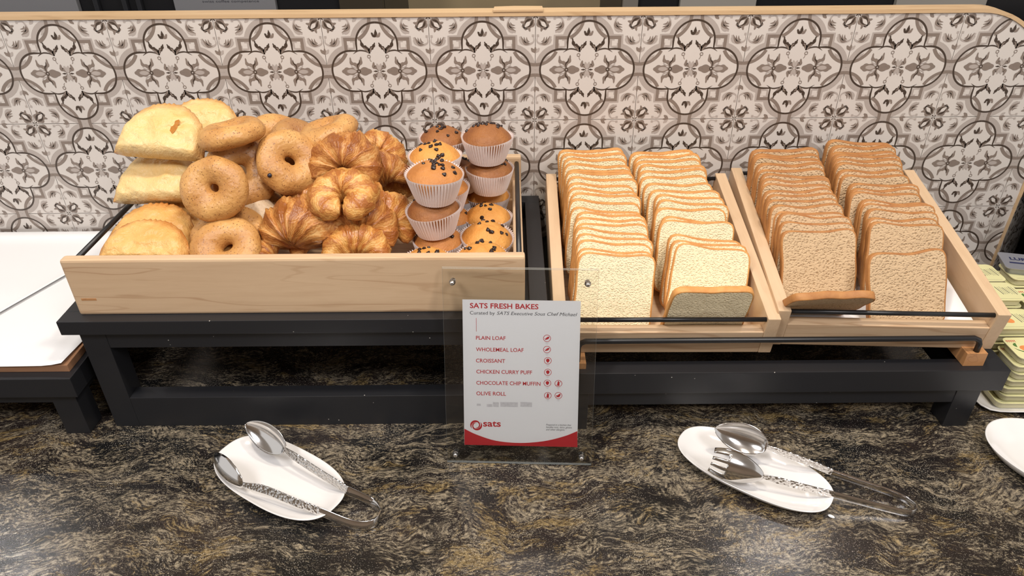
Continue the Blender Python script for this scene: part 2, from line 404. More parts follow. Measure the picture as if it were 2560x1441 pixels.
def ribbon(bm, pts, ws, y, mi, xf):
    L, R = [], []
    n = len(pts)
    for i in range(n):
        a = Vector(pts[max(i - 1, 0)]); b = Vector(pts[min(i + 1, n - 1)]); t = (b - a)
        if t.length < 1e-9: t = Vector((1, 0))
        t.normalize(); nn = Vector((-t.y, t.x)); w_ = ws[i] if isinstance(ws, (list, tuple)) else ws
        p = Vector(pts[i]); l = p + nn * w_ / 2; r = p - nn * w_ / 2
        L.append(xf(l, y)); R.append(xf(r, y))
    Lv = [bm.verts.new(q) for q in L]; Rv = [bm.verts.new(q) for q in R]
    for i in range(n - 1):
        f = bm.faces.new((Lv[i], Lv[i + 1], Rv[i + 1], Rv[i])); f.material_index = mi
def arc(cx, cy, r, a0, a1, n=10): return [(cx + r * math.cos(math.radians(a0 + (a1 - a0) * i / n)), cy + r * math.sin(math.radians(a0 + (a1 - a0) * i / n))) for i in range(n + 1)]
def spline(p, n=8):
    out = []
    P_ = [Vector(q) for q in p]; P_ = [P_[0] * 2 - P_[1]] + P_ + [P_[-1] * 2 - P_[-2]]
    for i in range(1, len(P_) - 2):
        for k in range(n):
            t = k / n; a, b, c, d = P_[i - 1:i + 3]
            out.append(tuple(0.5 * ((2 * b) + (c - a) * t + (2 * a - 5 * b + 4 * c - d) * t * t + (3 * b - 3 * c + d - a) * t ** 3)))
    out.append(tuple(P_[-2])); return out
def leafw(n, w_, lobes=3, depth=0.35, p=0.6):
    return [w_ * (0.06 + math.sin(PI * min(1, 0.04 + 0.96 * i / (n - 1))) ** p) * (1 - depth + depth * abs(math.cos(PI * lobes * i / (n - 1)))) for i in range(n)]
def taper(n, w_): return [w_ * (0.10 + 0.90 * math.sin(PI * i / (n - 1))) for i in range(n)]
def fan(bm, root, ang, L_, w_, mi, y, xf, prongs=3):
    """small leaf with splayed tips"""
    r = Vector(root)
    for k in range(prongs):
        a = math.radians(ang + (k - (prongs - 1) / 2) * 34); l = L_ * (1.0 if k == (prongs - 1) / 2 else 0.78)
        d = Vector((math.cos(a), math.sin(a)))
        pts = spline([r, r + d * l * 0.55, r + d * l], 4); ribbon(bm, pts, leafw(len(pts), w_, 2, 0.15), y, mi, xf)
def tile_motif(bm, cx, cz):
    e = 0.00006
    for sx in (1, -1):
        for sz in (1, -1):
            qo = -e * 0.14 * ((sx > 0) + 2 * (sz > 0))
            def xf(p, y, sx=sx, sz=sz, qo=qo):
                # nothing of one quarter crosses the mirror axes
                return (cx + sx * max(p[0], 0.0) * T, y + qo, cz + sz * max(p[1], 0.0) * T)
            lv = lambda k: -0.0008 - e * k
            # broad pale band, taupe interlace, brown outline
            def outl(off, n=10):
                return arc(0.258, 0, 0.195 + off, 0, 90, n) + [(0.195 + off, 0.195 + off)] + arc(0, 0.258, 0.195 + off, 0, 90, n)
            ribbon(bm, outl(0.032), 0.046, lv(1), 1, xf)
            ribbon(bm, [(0.205, 0.315), (0.315, 0.315), (0.315, 0.205)], 0.035, lv(1.2), 1, xf)
            a1 = arc(0.271, 0.5, 0.222, 180, 244, 9); a2 = arc(0.5, 0.271, 0.222, 206, 270, 9)
            ribbon(bm, a1, 0.032, lv(2), 2, xf); ribbon(bm, a2, 0.032, lv(2), 2, xf)
            ribbon(bm, [(0.185, 0.300), (0.296, 0.300)], 0.030, lv(2.1), 2, xf); ribbon(bm, [(0.296, 0.315), (0.296, 0.185)], 0.030, lv(2.2), 2, xf)
            ribbon(bm, arc(0.271, 0.5, 0.195, 190, 226, 6), taper(7, 0.030), lv(2.3), 1, xf); ribbon(bm, arc(0.5, 0.271, 0.195, 224, 260, 6), taper(7, 0.030), lv(2.3), 1, xf)
            ribbon(bm, [(0.225, 0.247), (0.272, 0.247)], 0.048, lv(3), 0, xf)
            ribbon(bm, outl(0.0, 12), 0.017, lv(4), 3, xf)
            # acanthus pair in the upper lobe
            for pts, w_, mi in (([(0.078, 0.170), (0.068, 0.205), (0.035, 0.235), (0.018, 0.270)], 0.034, 3), ([(0.078, 0.170), (0.095, 0.215), (0.135, 0.240), (0.152, 0.300)], 0.038, 3),
                                ([(0.084, 0.175), (0.108, 0.205), (0.135, 0.225)], 0.020, 2), ([(0.072, 0.180), (0.060, 0.215), (0.042, 0.228)], 0.016, 2)):
                sp = spline(pts, 5); ribbon(bm, sp, leafw(len(sp), w_, 4, 0.55), lv(5) if mi == 3 else lv(6), mi, xf)
            sp = spline([(0.076, 0.168), (0.12, 0.192), (0.18, 0.196), (0.235, 0.165)], 6); ribbon(bm, sp, taper(len(sp), 0.012), lv(5.5), 3, xf)
            ribbon(bm, arc(0.087, 0.140, 0.014, 0, 350, 10), 0.007, lv(5), 2, xf); sp = spline([(0.080, 0.122), (0.078, 0.105), (0.068, 0.092)], 3); ribbon(bm, sp, 0.005, lv(5), 2, xf)
            # fleurs top and inside
            ribbon(bm, spline([(0, 0.325), (0.022, 0.335), (0.042, 0.362)], 4), leafw(9, 0.030, 2, 0.2), lv(5), 3 if sx < 0 else 2, xf)
            ribbon(bm, [(0.0, 0.325), (0.006, 0.355), (0, 0.392)], [0.004, 0.018, 0.002], lv(5.2), 3, xf)
            ribbon(bm, arc(0.020, 0.350, 0.005, 0, 360, 8), 0.003, lv(6), 0, xf)
            # side cluster
            sp = spline([(0.205, 0.0), (0.26, 0.012), (0.315, 0.016), (0.362, 0.0)], 5); ribbon(bm, sp, leafw(len(sp), 0.046, 3, 0.45), lv(5), 2, xf)
            ribbon(bm, spline([(0.225, 0.004), (0.27, 0.010), (0.315, 0.004)], 4), leafw(9, 0.020, 1, 0.0), lv(6), 1, xf)
            sp = spline([(0.195, 0.0), (0.165, 0.014), (0.12, 0.016), (0.072, 0.0)], 5); ribbon(bm, sp, leafw(len(sp), 0.044, 2, 0.4, 0.5), lv(5), 2, xf)
            sp = spline([(0.200, 0.01), (0.202, 0.055), (0.172, 0.085), (0.165, 0.140)], 5); ribbon(bm, sp, leafw(len(sp), 0.036, 3, 0.45), lv(5.1), 2, xf)
            sp = spline([(0.200, 0.01), (0.206, 0.055), (0.186, 0.080), (0.182, 0.115)], 5); ribbon(bm, sp, taper(len(sp), 0.013), lv(6.2), 3, xf)
            sp = spline([(0.205, 0.02), (0.225, 0.065), (0.262, 0.080), (0.268, 0.135)], 5); ribbon(bm, sp, leafw(len(sp), 0.034, 3, 0.45), lv(5.2), 2, xf)
            sp = spline([(0.215, 0.03), (0.25, 0.04), (0.27, 0.06)], 4); ribbon(bm, sp, taper(len(sp), 0.012), lv(6.2), 1, xf)
            ribbon(bm, arc(0.198, 0.0, 0.013, 0, 180, 8), 0.010, lv(7), 3, xf); ribbon(bm, [(0.19, 0.003), (0.206, 0.003)], 0.010, lv(6.8), 1, xf)
            # centre
            sp = spline([(0.004, 0.006), (0.022, 0.035), (0.050, 0.045), (0.048, 0.088)], 5); ribbon(bm, sp, leafw(len(sp), 0.040, 3, 0.35), lv(5), 2, xf)
            sp = spline([(0.004, 0.008), (0.012, 0.045), (0.020, 0.075)], 4); ribbon(bm, sp, leafw(len(sp), 0.024, 1, 0.0), lv(5.4), 1, xf)
            ribbon(bm, [(0.014, 0.0), (0.034, 0.003), (0.058, 0.0)], [0.002, 0.010, 0.002], lv(6), 3, xf)
            # fleurs at the tile edges
            for sw in (0, 1):
                def xg(p, y, sw=sw): return xf((p[1], p[0]) if sw else p, y)
                g = lambda a, b: (0.5 - a, 0.5 - b)
                ribbon(bm, spline([g(0.0, 0.335), g(0.022, 0.315), g(0.040, 0.292)], 4), leafw(9, 0.030, 2, 0.2), lv(2), 2 if sx * sz > 0 else 1, xg)
                ribbon(bm, [g(0.0, 0.345), g(0.004, 0.305), g(0.0, 0.275)], [0.003, 0.016, 0.002], lv(2.2), 2, xg)
                # scrolls round the corner flower
                for (c0, r0, a0, a1, ww) in ((g(0.078, 0.192), 0.056, 160, 20, 0.0), ):
                    pass
                sp = spline([g(0.020, 0.185), g(0.018, 0.235), g(0.070, 0.258), g(0.128, 0.240), g(0.142, 0.185)], 6); ribbon(bm, sp, [0.004 + 0.036 * (i / (len(sp) - 1)) ** 1.0 * (1 if i < len(sp) - 3 else 0.55) for i in range(len(sp))], lv(2), 1, xg)
                for (p0, p1, p2, ww) in ((g(0.050, 0.252), g(0.098, 0.250), g(0.136, 0.185), 0.026), (g(0.062, 0.244), g(0.096, 0.232), g(0.108, 0.188), 0.018), (g(0.054, 0.236), g(0.078, 0.222), g(0.084, 0.190), 0.014)):
                    sp = spline([p0, p1, p2], 5); ribbon(bm, sp, taper(len(sp), ww), lv(3), 2, xg)
                ribbon(bm, [g(0.012, 0.178), g(0.034, 0.178)], 0.022, lv(3), 1, xg)
                # tulip petals of the corner flower
                sp = spline([g(0.030, 0.022), g(0.075, 0.030), g(0.092, 0.062), g(0.142, 0.052)], 5); ribbon(bm, sp, leafw(len(sp), 0.050, 3, 0.40, 0.7), lv(2), 2, xg)
                sp = spline([g(0.040, 0.030), g(0.085, 0.052), g(0.108, 0.092), g(0.128, 0.086)], 5); ribbon(bm, sp, leafw(len(sp), 0.046, 3, 0.35, 0.7), lv(2.1), 2, xg)
                sp = spline([g(0.030, 0.028), g(0.066, 0.036), g(0.090, 0.060), g(0.102, 0.098)], 5); ribbon(bm, sp, taper(len(sp), 0.022), lv(3), 3, xg)
            sp = spline([(0.5 - 0.052, 0.5 - 0.052), (0.5 - 0.072, 0.5 - 0.072), (0.5 - 0.102, 0.5 - 0.102)], 4); ribbon(bm, sp, taper(len(sp), 0.036), lv(4), 0, xf)
            ribbon(bm, [(0.492, 0.492), (0.478, 0.478)], 0.008, lv(4), 3, xf)
bt = bmesh.new()
for ci in range(-8, 6):
    for ri in range(3):
        cx = (ci + 0.5) * T; cz = 0.5 - ri * T
        g = 0.0005
        x1 = min(cx + T / 2 - g, X1)
        f = bt.faces.new([bt.verts.new(q) for q in ((cx - T / 2 + g, -0.0007, cz - T / 2 + g), (x1, -0.0007, cz - T / 2 + g), (x1, -0.0007, cz + T / 2 - g), (cx - T / 2 + g, -0.0007, cz + T / 2 - g))])
        f.material_index = 0
        tile_motif(bt, cx, cz)
for pc, pn in (((X1, 0, 0), (1, 0, 0)), ((X0, 0, 0), (-1, 0, 0)), ((0, 0, 0.5995), (0, 0, 1)), ((0, 0, 0.0005), (0, 0, -1))):
    bmesh.ops.bisect_plane(bt, geom=bt.verts[:] + bt.edges[:] + bt.faces[:], plane_co=pc, plane_no=pn, clear_outer=True)
clip_round(bt)
for f in bt.faces:
    if f.normal.y > 0: f.normal_flip()
wl = obj('wall_back', bm, [M['grout']]); tag(wl, kind='structure')
me = bpy.data.meshes.new('patterned_tiles'); bt.to_mesh(me); bt.free()
o = link('patterned_tiles', me, [M['tile'], M['tile_l'], M['tile_m'], M['tile_d']], wl)
# wooden cap following the rounded corner
bm = bmesh.new(); prof = [(X0, 0.600)] + [(0.83 + 0.205 * math.sin(PI / 2 * k / 24), 0.30 + 0.30 * math.cos(PI / 2 * k / 24)) for k in range(25)] + [(X1, 0.0)]
vs = []
for i, (x, z) in enumerate(prof):
    a = Vector(prof[max(i - 1, 0)]); b = Vector(prof[min(i + 1, len(prof) - 1)]); t = (b - a).normalized(); n = Vector((-t.y, t.x)) * 0.007
    if i == 0: n = Vector((0, 0.007))
    vs.append([bm.verts.new(q) for q in ((x, -0.003, z), (x, 0.035, z), (x + n.x, 0.035, z + n.y), (x + n.x, -0.003, z + n.y))])
for a, b in zip(vs, vs[1:]):
    for k in range(4): bm.faces.new((a[k], a[(k + 1) % 4], b[(k + 1) % 4], b[k]))
o = obj('trim_1', bm, M['wood_cap']); tag(o, kind='structure')
bm = bmesh.new(); p0 = at(1232, 34, z=0.610); p1 = at(1360, 34, z=0.610)
prism(bm, [(p0.x, -0.0045), (p1.x, -0.0045), (p1.x - 0.001, 0.024), (p0.x + 0.04, 0.026), (p0.x + 0.002, 0.022)], 'z', 0.6075, 0.6125, 0.0008)
tag(obj('wood_offcut', bm, M['wood_cap']), 'thin chipped strip of wood lying on the rail above the tiles', 'wood strip')

# wall behind the machines
bm = bmesh.new(); box(bm, (-3.6, 1.05, -0.90), (3.6, 1.10, 2.75)); o = obj('wall_far', bm, plain('beige_wall', (0.36, 0.28, 0.165), 0.7, var=0.12, vs=3)); tag(o, kind='structure')

bm = bmesh.new(); box(bm, (1.045, 0.06, 0.0), (1.9, 0.12, 0.55), 0.002)
tag(obj('cabinet_panel', bm, plain('dark_brown_veneer', (0.035, 0.018, 0.010), 0.4)), 'dark brown panel seen past the right end of the tiled wall', 'panel')
# the rest of the room: ceiling, floor, wall behind the viewer
bm = bmesh.new(); box(bm, (-3.6, -3.8, 2.75), (3.6, 1.10, 2.85)); tag(obj('ceiling', bm, plain('off_white_ceiling', (0.62, 0.58, 0.53), 0.8)), kind='structure')
bm = bmesh.new(); box(bm, (-3.6, -3.8, -0.96), (3.6, 1.10, -0.90)); tag(obj('floor', bm, plain('brown_floor', (0.16, 0.11, 0.08), 0.4, var=0.2, vs=6)), kind='structure')
bm = bmesh.new(); box(bm, (-3.6, -3.9, -0.90), (3.6, -3.8, 2.75)); tag(obj('wall_rear', bm, plain('brown_wall', (0.42, 0.33, 0.25), 0.6, var=0.3, vs=2)), kind='structure')
# coffee machines behind the partition
def machine(x0, x1, panels, label, text=None):
    r = empty('coffee_machine', ((x0 + x1) / 2, 0.20, 0)); tag(r, label, 'coffee machine')
    ox = (x0 + x1) / 2
    bm = bmesh.new(); box(bm, (x0 - ox, 0.01, 0.0), (x1 - ox, 0.40, 0.95), 0.004); obj('housing', bm, M['rubber'], r)
    for (a, b, mat, nm) in panels:
        bm = bmesh.new(); box(bm, (a - ox, -0.004, 0.35), (b - ox, 0.0095, 0.92), 0.002); p = obj(nm, bm, mat, r)
    return r
grey = plain('satin_grey_panel', (0.21, 0.21, 0.22), 0.35, metal=0.3); taupe = plain('taupe_panel', (0.13, 0.118, 0.10), 0.4); dk = plain('dark_brown_panel', (0.030, 0.023, 0.014), 0.4)
pale = plain('pale_grey_panel', (0.23, 0.215, 0.19), 0.35)
mc1 = machine(-1.45, -0.3126, [(-1.44, -0.9527, grey, 'side_panel'), (-0.7505, -0.5381, grey, 'front_panel'), (-0.405, -0.3130, dk, 'edge_panel')], 'coffee machine with grey panels and small lettering behind the left of the tiled wall')
for xx in (-0.92, -0.86, -0.83):
    bm = bmesh.new(); box(bm, (xx + 0.881, -0.002, 0.36), (xx + 0.891, 0.0095, 0.91), 0.002); obj('slot', bm, M['black'], mc1)
def txt(s, name, mat, parent, width, height=None, bold=0.0, shear=0.0, depth=0.0001, font_align='LEFT'):
    cu = bpy.data.curves.new(name, 'FONT'); cu.body = s; cu.size = 1.0; cu.offset = bold; cu.shear = shear; cu.align_x = font_align
    cu.resolution_u = 3
    t = bpy.data.objects.new('tmp', cu); COL.objects.link(t)
    bpy.context.view_layer.update()
    me = bpy.data.meshes.new_from_object(t.evaluated_get(bpy.context.evaluated_depsgraph_get()))
    bpy.data.objects.remove(t)
    xs = [v.co.x for v in me.vertices]; ys = [v.co.y for v in me.vertices]
    x0, x1 = min(xs), max(xs); k = width / (x1 - x0)
    cap = 0.70; ky = (height / cap) if height else k
    for v in me.vertices: v.co = Vector(((v.co.x - x0) * k, v.co.y * ky, 0.0))
    me.materials.clear(); me.materials.append(mat)
    me.name = name
    o = bpy.data.objects.new(name, me); COL.objects.link(o); o.parent = parent
    return o
t_ = txt('swiss coffee competence', 'lettering', M['ink'], mc1, 0.0945 * 1.25, 0.0045)
t_.rotation_euler = (PI / 2, 0, 0); t_.location = (at(506, 5, y=0.1955).x + 0.88135, -0.0046, at(506, 6, y=0.1955).z)
machine(0.1891, 1.5, [(0.1895, 0.222, taupe, 'edge_panel'), (0.31, 0.47, pale, 'front_panel'), (0.765, 0.955, pale, 'front_panel')], 'black coffee machine with pale panels behind the right of the tiled wall')

# ============================================================ black riser stands
def stand(name, x0, x1, yf, yb, top, rail_h, rail_w, legs, label, apron=0.03, inset=0.022, leg_w=0.042, bottom=None):
    ox, oy = (x0 + x1) / 2, (yf + yb) / 2
    r = empty(name, (ox, oy, 0)); tag(r, label, 'riser stand')
    bm = bmesh.new(); z0 = top - rail_h
    for lo, hi in (((x0, yf, z0), (x1, yf + rail_w, top)), ((x0, yb - rail_w, z0), (x1, yb, top)), ((x0, yf + rail_w, z0), (x0 + rail_w, yb - rail_w, top)), ((x1 - rail_w, yf + rail_w, z0), (x1, yb - rail_w, top))):
        box(bm, (lo[0] - ox, lo[1] - oy, lo[2]), (hi[0] - ox, hi[1] - oy, hi[2]), 0.0012)
    obj('top_frame', bm, M['black'], r)
    a0, a1, b0, b1 = x0 + inset, x1 - inset, yf + 0.010, yb - 0.010
    bm = bmesh.new()
    for lo, hi in (((a0 + .001, b0 + .001, z0 - apron), (a1 - .001, b0 + 0.02, z0 - .0005)), ((a0 + .001, b1 - 0.02, z0 - apron), (a1 - .001, b1 - .001, z0 - .0005)), ((a0 + .001, b0 + 0.02, z0 - apron), (a0 + 0.02, b1 - 0.02, z0 - .0005)), ((a1 - 0.02, b0 + 0.02, z0 - apron), (a1 - .001, b1 - 0.02, z0 - .0005))):
        box(bm, (lo[0] - ox, lo[1] - oy, lo[2]), (hi[0] - ox, hi[1] - oy, hi[2]))
    obj('apron', bm, M['black'], r)
    for lx in (a0, a1 - leg_w):
        for ly in (b0, b1 - leg_w):
            bm = bmesh.new(); box(bm, (lx - ox, ly - oy, 0.0), (lx + leg_w - ox, ly + leg_w - oy, z0 - 0.0005), 0.001); obj('leg', bm, M['black'], r)
    if bottom:
        bm = bmesh.new()
        box(bm, (a0 + leg_w - ox, b0 - oy, 0.0), (a1 - leg_w - ox, b0 + 0.03 - oy, bottom), 0.001)
        obj('bottom_rail', bm, M['black'], r)
        bm = bmesh.new(); box(bm, (a0 + leg_w - ox, b1 - 0.03 - oy, 0.0), (a1 - leg_w - ox, b1 - oy, bottom), 0.001); obj('bottom_rail', bm, M['black'], r)
    return r
LS = 0.235
s1 = stand('riser_stand', -0.7770, 0.0105, -0.457, -0.004, LS, 0.026, 0.030, 4, 'tall black riser stand with open front carrying the pastry tray', apron=0.034, inset=0.022, bottom=0.066)
bm = bmesh.new(); box(bm, (-0.35, -0.2202, -0.0016), (0.37, -0.2162, 0.0), 0); e_ = obj('wood_edge', bm, M['wood_x'], s1); e_.location = (0, 0, LS - 0.0262)
RS = 0.134
s2 = stand('riser_stand', 0.0135, 0.777, -0.474, -0.004, RS, 0.044, 0.032, 4, 'low black riser stand under the two bread trays', apron=0.034, inset=0.026)
s3 = stand('riser_stand', -1.55, -0.7545 - 0.026, -0.474, -0.004, RS - 0.002, 0.040, 0.032, 4, 'low black riser stand at the far left under white paper', apron=0.02, inset=0.012)
for c in s3.children:
    pass

# board and paper on the left riser
bx0, bx1 = -1.52, -0.790
bm = bmesh.new(); box(bm, (bx0, -0.455, RS - 0.002), (bx1, -0.012, RS + 0.012), 0.001)
tag(obj('serving_board', bm, M['wood_board']), 'brown wooden board under the white paper sheets at the far left', 'board')
def sheet(pts, z, label, curl, seed, group=None):
    """pts: 4 corners (x,y) ccw, bilinear grid with small curls"""
    bm = bmesh.new(); N = 40; g = []
    p = [Vector(q) for q in pts]
    for i in range(N + 1):
        row = []
        for j in range(N + 1):
            u, v = i / N, j / N
            q = p[0] * (1 - u) * (1 - v) + p[1] * u * (1 - v) + p[2] * u * v + p[3] * (1 - u) * v
            h = 0.0006 + 0.0012 * (0.5 + 0.5 * fbm((q.x, q.y, seed), 9, 2)) + curl(u, v)
            row.append(bm.verts.new((q.x, q.y, z + h)))
        g.append(row)
    for i in range(N):
        for j in range(N): bm.faces.new((g[i][j], g[i + 1][j], g[i + 1][j + 1], g[i][j + 1]))
    o = obj('paper_sheet', bm, M['paper'], smooth=True); tag(o, label, 'paper sheet', group)
    md = o.modifiers.new('thick', 'SOLIDIFY'); md.thickness = 0.0003
    return o
zb = RS + 0.012
sheet([(-1.50, -0.462), (-0.796, -0.458), (-0.780, -0.015), (-1.50, -0.015)], zb, 'white paper sheet lying straight on the brown board, lower of the two', lambda u, v: 0.006 * max(0, (u - 0.94) / 0.06) ** 2 * max(0, 1 - v * 4), 1)
sheet([(-1.50, -0.466), (-1.05, -0.464), (-0.862, -0.012), (-1.45, -0.012)], zb + 0.0028, 'white paper sheet lying askew on top of the other sheet', lambda u, v: 0.012 * max(0, (v - 0.93) / 0.07) ** 2 + 0.004 * max(0, (u - 0.95) / 0.05) ** 2, 5)

# ============================================================ wooden trays
def rod(bm, a, b, r=0.0042): tube(bm, [a, b], r, 14)
def tray_long():
    """pastry tray: high front and back boards, low sides with a black rod above"""
    x0, x1, y0, y1, z0 = -0.748, -0.0275, -0.437, -0.020, LS
    ox, oy = (x0 + x1) / 2, (y0 + y1) / 2
    r = empty('display_tray', (ox, oy, z0)); tag(r, 'long light wooden tray holding the pastries, bagels and muffins', 'display tray')
    H = 0.102; t = 0.018
    def B(nm, lo, hi, m, bev=0.0025):
        bm = bmesh.new(); box(bm, (lo[0] - ox, lo[1] - oy, lo[2]), (hi[0] - ox, hi[1] - oy, hi[2]), bev); return obj(nm, bm, m, r)
    B('front_board', (x0, y0, 0), (x1, y0 + t, H), M['wood_x'], 0.004); B('back_board', (x0, y1 - t, 0), (x1, y1, H), M['wood_x'], 0.004)
    B('side_board', (x0 + .0005, y0 + t, 0.0), (x0 + t, y1 - t, 0.052), M['wood_y']); B('side_board', (x1 - t, y0 + t, 0.0), (x1 - .0005, y1 - t, 0.052), M['wood_y'])
    B('tray_bottom', (x0 + t, y0 + t, 0.002), (x1 - t, y1 - t, 0.010), M['wood_x'], 0)
    for xx in (x0 + 0.009, x1 - 0.009):
        bm = bmesh.new(); rod(bm, (xx - ox, y0 + t - oy, 0.088), (xx - ox, y1 - t - oy, 0.088), 0.0045); obj('rail_rod', bm, M['rod'], r, True)
    bm = bmesh.new(); box(bm, (x0 + 0.012 - ox, y0 - 0.0003 - oy, 0.028), (x0 + 0.036 - ox, y0 + 0.0002 - oy, 0.032)); obj('joint_mark', bm, M['wood_d'], r)
    return r
tray_long()
def tray_bread(loc, wd, tilt, yaw, label):
    r = empty('bread_tray', loc, (math.radians(tilt), 0, math.radians(yaw))); tag(r, label, 'bread tray', 'tilted wooden bread trays')
    t = 0.021; L = 0.425; H = 0.079; w2 = wd / 2
    for s in (-1, 1):
        bm = bmesh.new(); x = sorted((s * w2, s * (w2 - t))); box(bm, (x[0], 0, 0), (x[1], L, H), 0.0015); obj('side_board', bm, M['wood_y'], r)
    bm = bmesh.new(); box(bm, (-w2 + t, 0.001, 0.0), (w2 - t, 0.020, 0.048), 0.0015); obj('front_board', bm, M['wood_x'], r)
    bm = bmesh.new(); box(bm, (-w2 + t, L - 0.020, 0.0), (w2 - t, L - 0.001, 0.048), 0.0015); obj('back_board', bm, M['wood_x'], r)
    bm = bmesh.new(); box(bm, (-w2 + t, 0.020, 0.002), (w2 - t, L - 0.020, 0.009)); obj('tray_bottom', bm, M['wood_x'], r)
    for yy in (0.008, L - 0.008):
        bm = bmesh.new(); rod(bm, (-w2 + t - 0.003, yy, 0.071), (w2 - t + 0.003, yy, 0.071), 0.0040); obj('rail_rod', bm, M['rod'], r, True)
    return r
TA = tray_bread((0.2030, -0.436, 0.1470), 0.367, 9.6, -0.6, 'tilted light wooden tray holding the white bread')
TB = tray_bread((0.5680, -0.436, 0.1560), 0.368, 9.3, -2.8, 'tilted light wooden tray holding the wholemeal bread, nearest the jam tubs')
# cradle: two wooden bars on the low riser and a long black stop rod
r = empty('tray_cradle', (0.38, -0.24, RS)); tag(r, 'pair of warm brown wooden bars with a long black stop rod under the bread trays', 'tray cradle')
for xx in (0.040, 0.702):
    bm = bmesh.new(); prism(bm, [(-0.462 + .24, 0.0005), (-0.02 + .24, 0.0005), (-0.02 + .24, 0.078), (-0.436 + .24, 0.0125 if xx < .3 else 0.0205), (-0.440 + .24, 0.026 if xx > .3 else 0.012), (-0.462 + .24, 0.026 if xx > .3 else 0.012)][:6], 'x', xx - 0.38, xx + 0.034 - 0.38, 0.0)
    obj('support_bar', bm, M['wood_d'], r)
bm = bmesh.new(); y_ = -0.455 + .24; z_ = 0.053
pts = [(0.060 - .38, y_, 0.012), (0.060 - .38, y_, z_ - 0.012), (0.0635 - .38, y_, z_ - 0.004), (0.072 - .38, y_, z_), (0.708 - .38, y_, z_), (0.7165 - .38, y_, z_ - 0.004), (0.720 - .38, y_, z_ - 0.012), (0.720 - .38, y_, 0.026)]
tube(bm, pts, 0.0047, 14); obj('stop_rod', bm, M['rod'], r, True)

# white liner paper sticking out in the right tray
bm = bmesh.new(); N = 12
g = [[bm.verts.new((-0.155 + 0.31 * i / N, 0.024 + 0.37 * j / N, 0.0100 + 0.024 * max(0, abs(i / N - 0.5) * 2 - 0.90) * 10 * (1 if i > N / 2 else 0.4))) for j in range(N + 1)] for i in range(N + 1)]
for i in range(N):
    for j in range(N): bm.faces.new((g[i][j], g[i + 1][j], g[i + 1][j + 1], g[i][j + 1]))
o = obj('liner_paper', bm, M['paper'], smooth=True); o.matrix_world = Matrix.Translation((0.5680, -0.436, 0.1560)) @ Matrix.Rotation(math.radians(-2.8), 4, 'Z') @ Matrix.Rotation(math.radians(9.3), 4, 'X')
tag(o, 'white paper lining the bottom of the wholemeal bread tray', 'liner paper')

# ============================================================ bread slices
def slice_mesh(w_, h_, t_, seed, flare=1.0):
    """bread slice standing up: origin bottom centre, width x, thickness y, height z; returns crumb bmesh, crust bmesh"""
    rnd = random.Random(seed); cr = 0.014
    def outline(off, n=72):
        pts = []
        for k in range(n):
            a = 2 * PI * k / n; e = 8.0
            c, s = math.cos(a), math.sin(a); rr = (abs(c) ** e + abs(s) ** e) ** (-1 / e)
            x = rr * c * (w_ / 2); z = rr * s * (h_ / 2)
            wob = 1 + 0.012 * math.sin(3 * a + seed) + 0.008 * math.sin(7 * a + 2 * seed)
            if z > 0.3 * h_: z += 0.0025 * math.cos(PI * x / w_ * 2) * -1
            p = Vector((x, z)) * wob
            l = p.length; p = p * ((l - off) / l)
            pts.append(Vector((p.x, 0, p.y + h_ / 2)))
        return pts
    bend = 0.0035 * rnd.uniform(-1, 1); tw = 0.003 * rnd.uniform(-1, 1)
    def def_(p, y): 
        q = Vector((p.x, y, p.z)); u = p.x / w_; v = p.z / h_
        q.y += bend * (4 * u * u) + tw * u * v * 2 + 0.0012 * noise.noise(Vector((p.x * 40, seed, p.z * 40)))
        return q
    o0, o1, o2 = outline(0.0), outline(0.0009), outline(0.0031)
    crumb = bmesh.new(); N = 10
    for side in (-1, 1):
        y = side * t_ / 2
        rings = []
        for k in range(N + 1):
            f = k / N
            ring = []
            for p in o2:
                c = Vector((0, 0, h_ / 2)); q = c + (p - c) * f
                ring.append(q)
            rings.append([crumb.verts.new(def_(q, y * (1.0 if k < N else 0.985))) for q in ring] if k > 0 else [crumb.verts.new(def_(Vector((0, 0, h_ / 2)), y))])
        n = len(o2)
        for k in range(n):
            k2 = (k + 1) % n; crumb.faces.new((rings[0][0], rings[1][k], rings[1][k2]))
            for a, b in zip(rings[1:], rings[2:]): crumb.faces.new((a[k], b[k], b[k2], a[k2]))
    crust = bmesh.new(); secs = [(o2, -1.0), (o1, -1.02), (o0, -0.75), (o0, 0.0), (o0, 0.75), (o1, 1.02), (o2, 1.0)]
    rr = [[crust.verts.new(def_(p, s * t_ / 2)) for p in oo] for oo, s in secs]
    n = len(o0)
    for a, b in zip(rr, rr[1:]):
        for k in range(n): crust.faces.new((a[k], b[k], b[(k + 1) % n], a[(k + 1) % n]))
    return crumb, crust
def slice_protos(w_, h_, t_, mc, mk, seeds, name):
    out = []
    for s in seeds:
        a, b = slice_mesh(w_, h_, t_, s)
        ma = bpy.data.meshes.new('crumb'); bmesh.ops.recalc_face_normals(a, faces=a.faces[:])
        for f in a.faces: f.smooth = True
        a.to_mesh(ma); a.free(); ma.materials.append(mc)
        mb = bpy.data.meshes.new('crust'); bmesh.ops.recalc_face_normals(b, faces=b.faces[:])
        for f in b.faces: f.smooth = True
        b.to_mesh(mb); b.free(); mb.materials.append(mk)
        out.append((ma, mb))
    return out
PW = slice_protos(0.134, 0.133, 0.0115, M['crumb_w'], M['crust_w'], range(1, 6), 'w')
PB = slice_protos(0.134, 0.133, 0.0125, M['crumb_b'], M['crust_b'], range(11, 16), 'b')
FA = lambda y: 0.1470 + math.tan(math.radians(9.6)) * (y + 0.436) + 0.0100
FB = lambda y: 0.1560 + math.tan(math.radians(9.3)) * (y + 0.436) + 0.0105
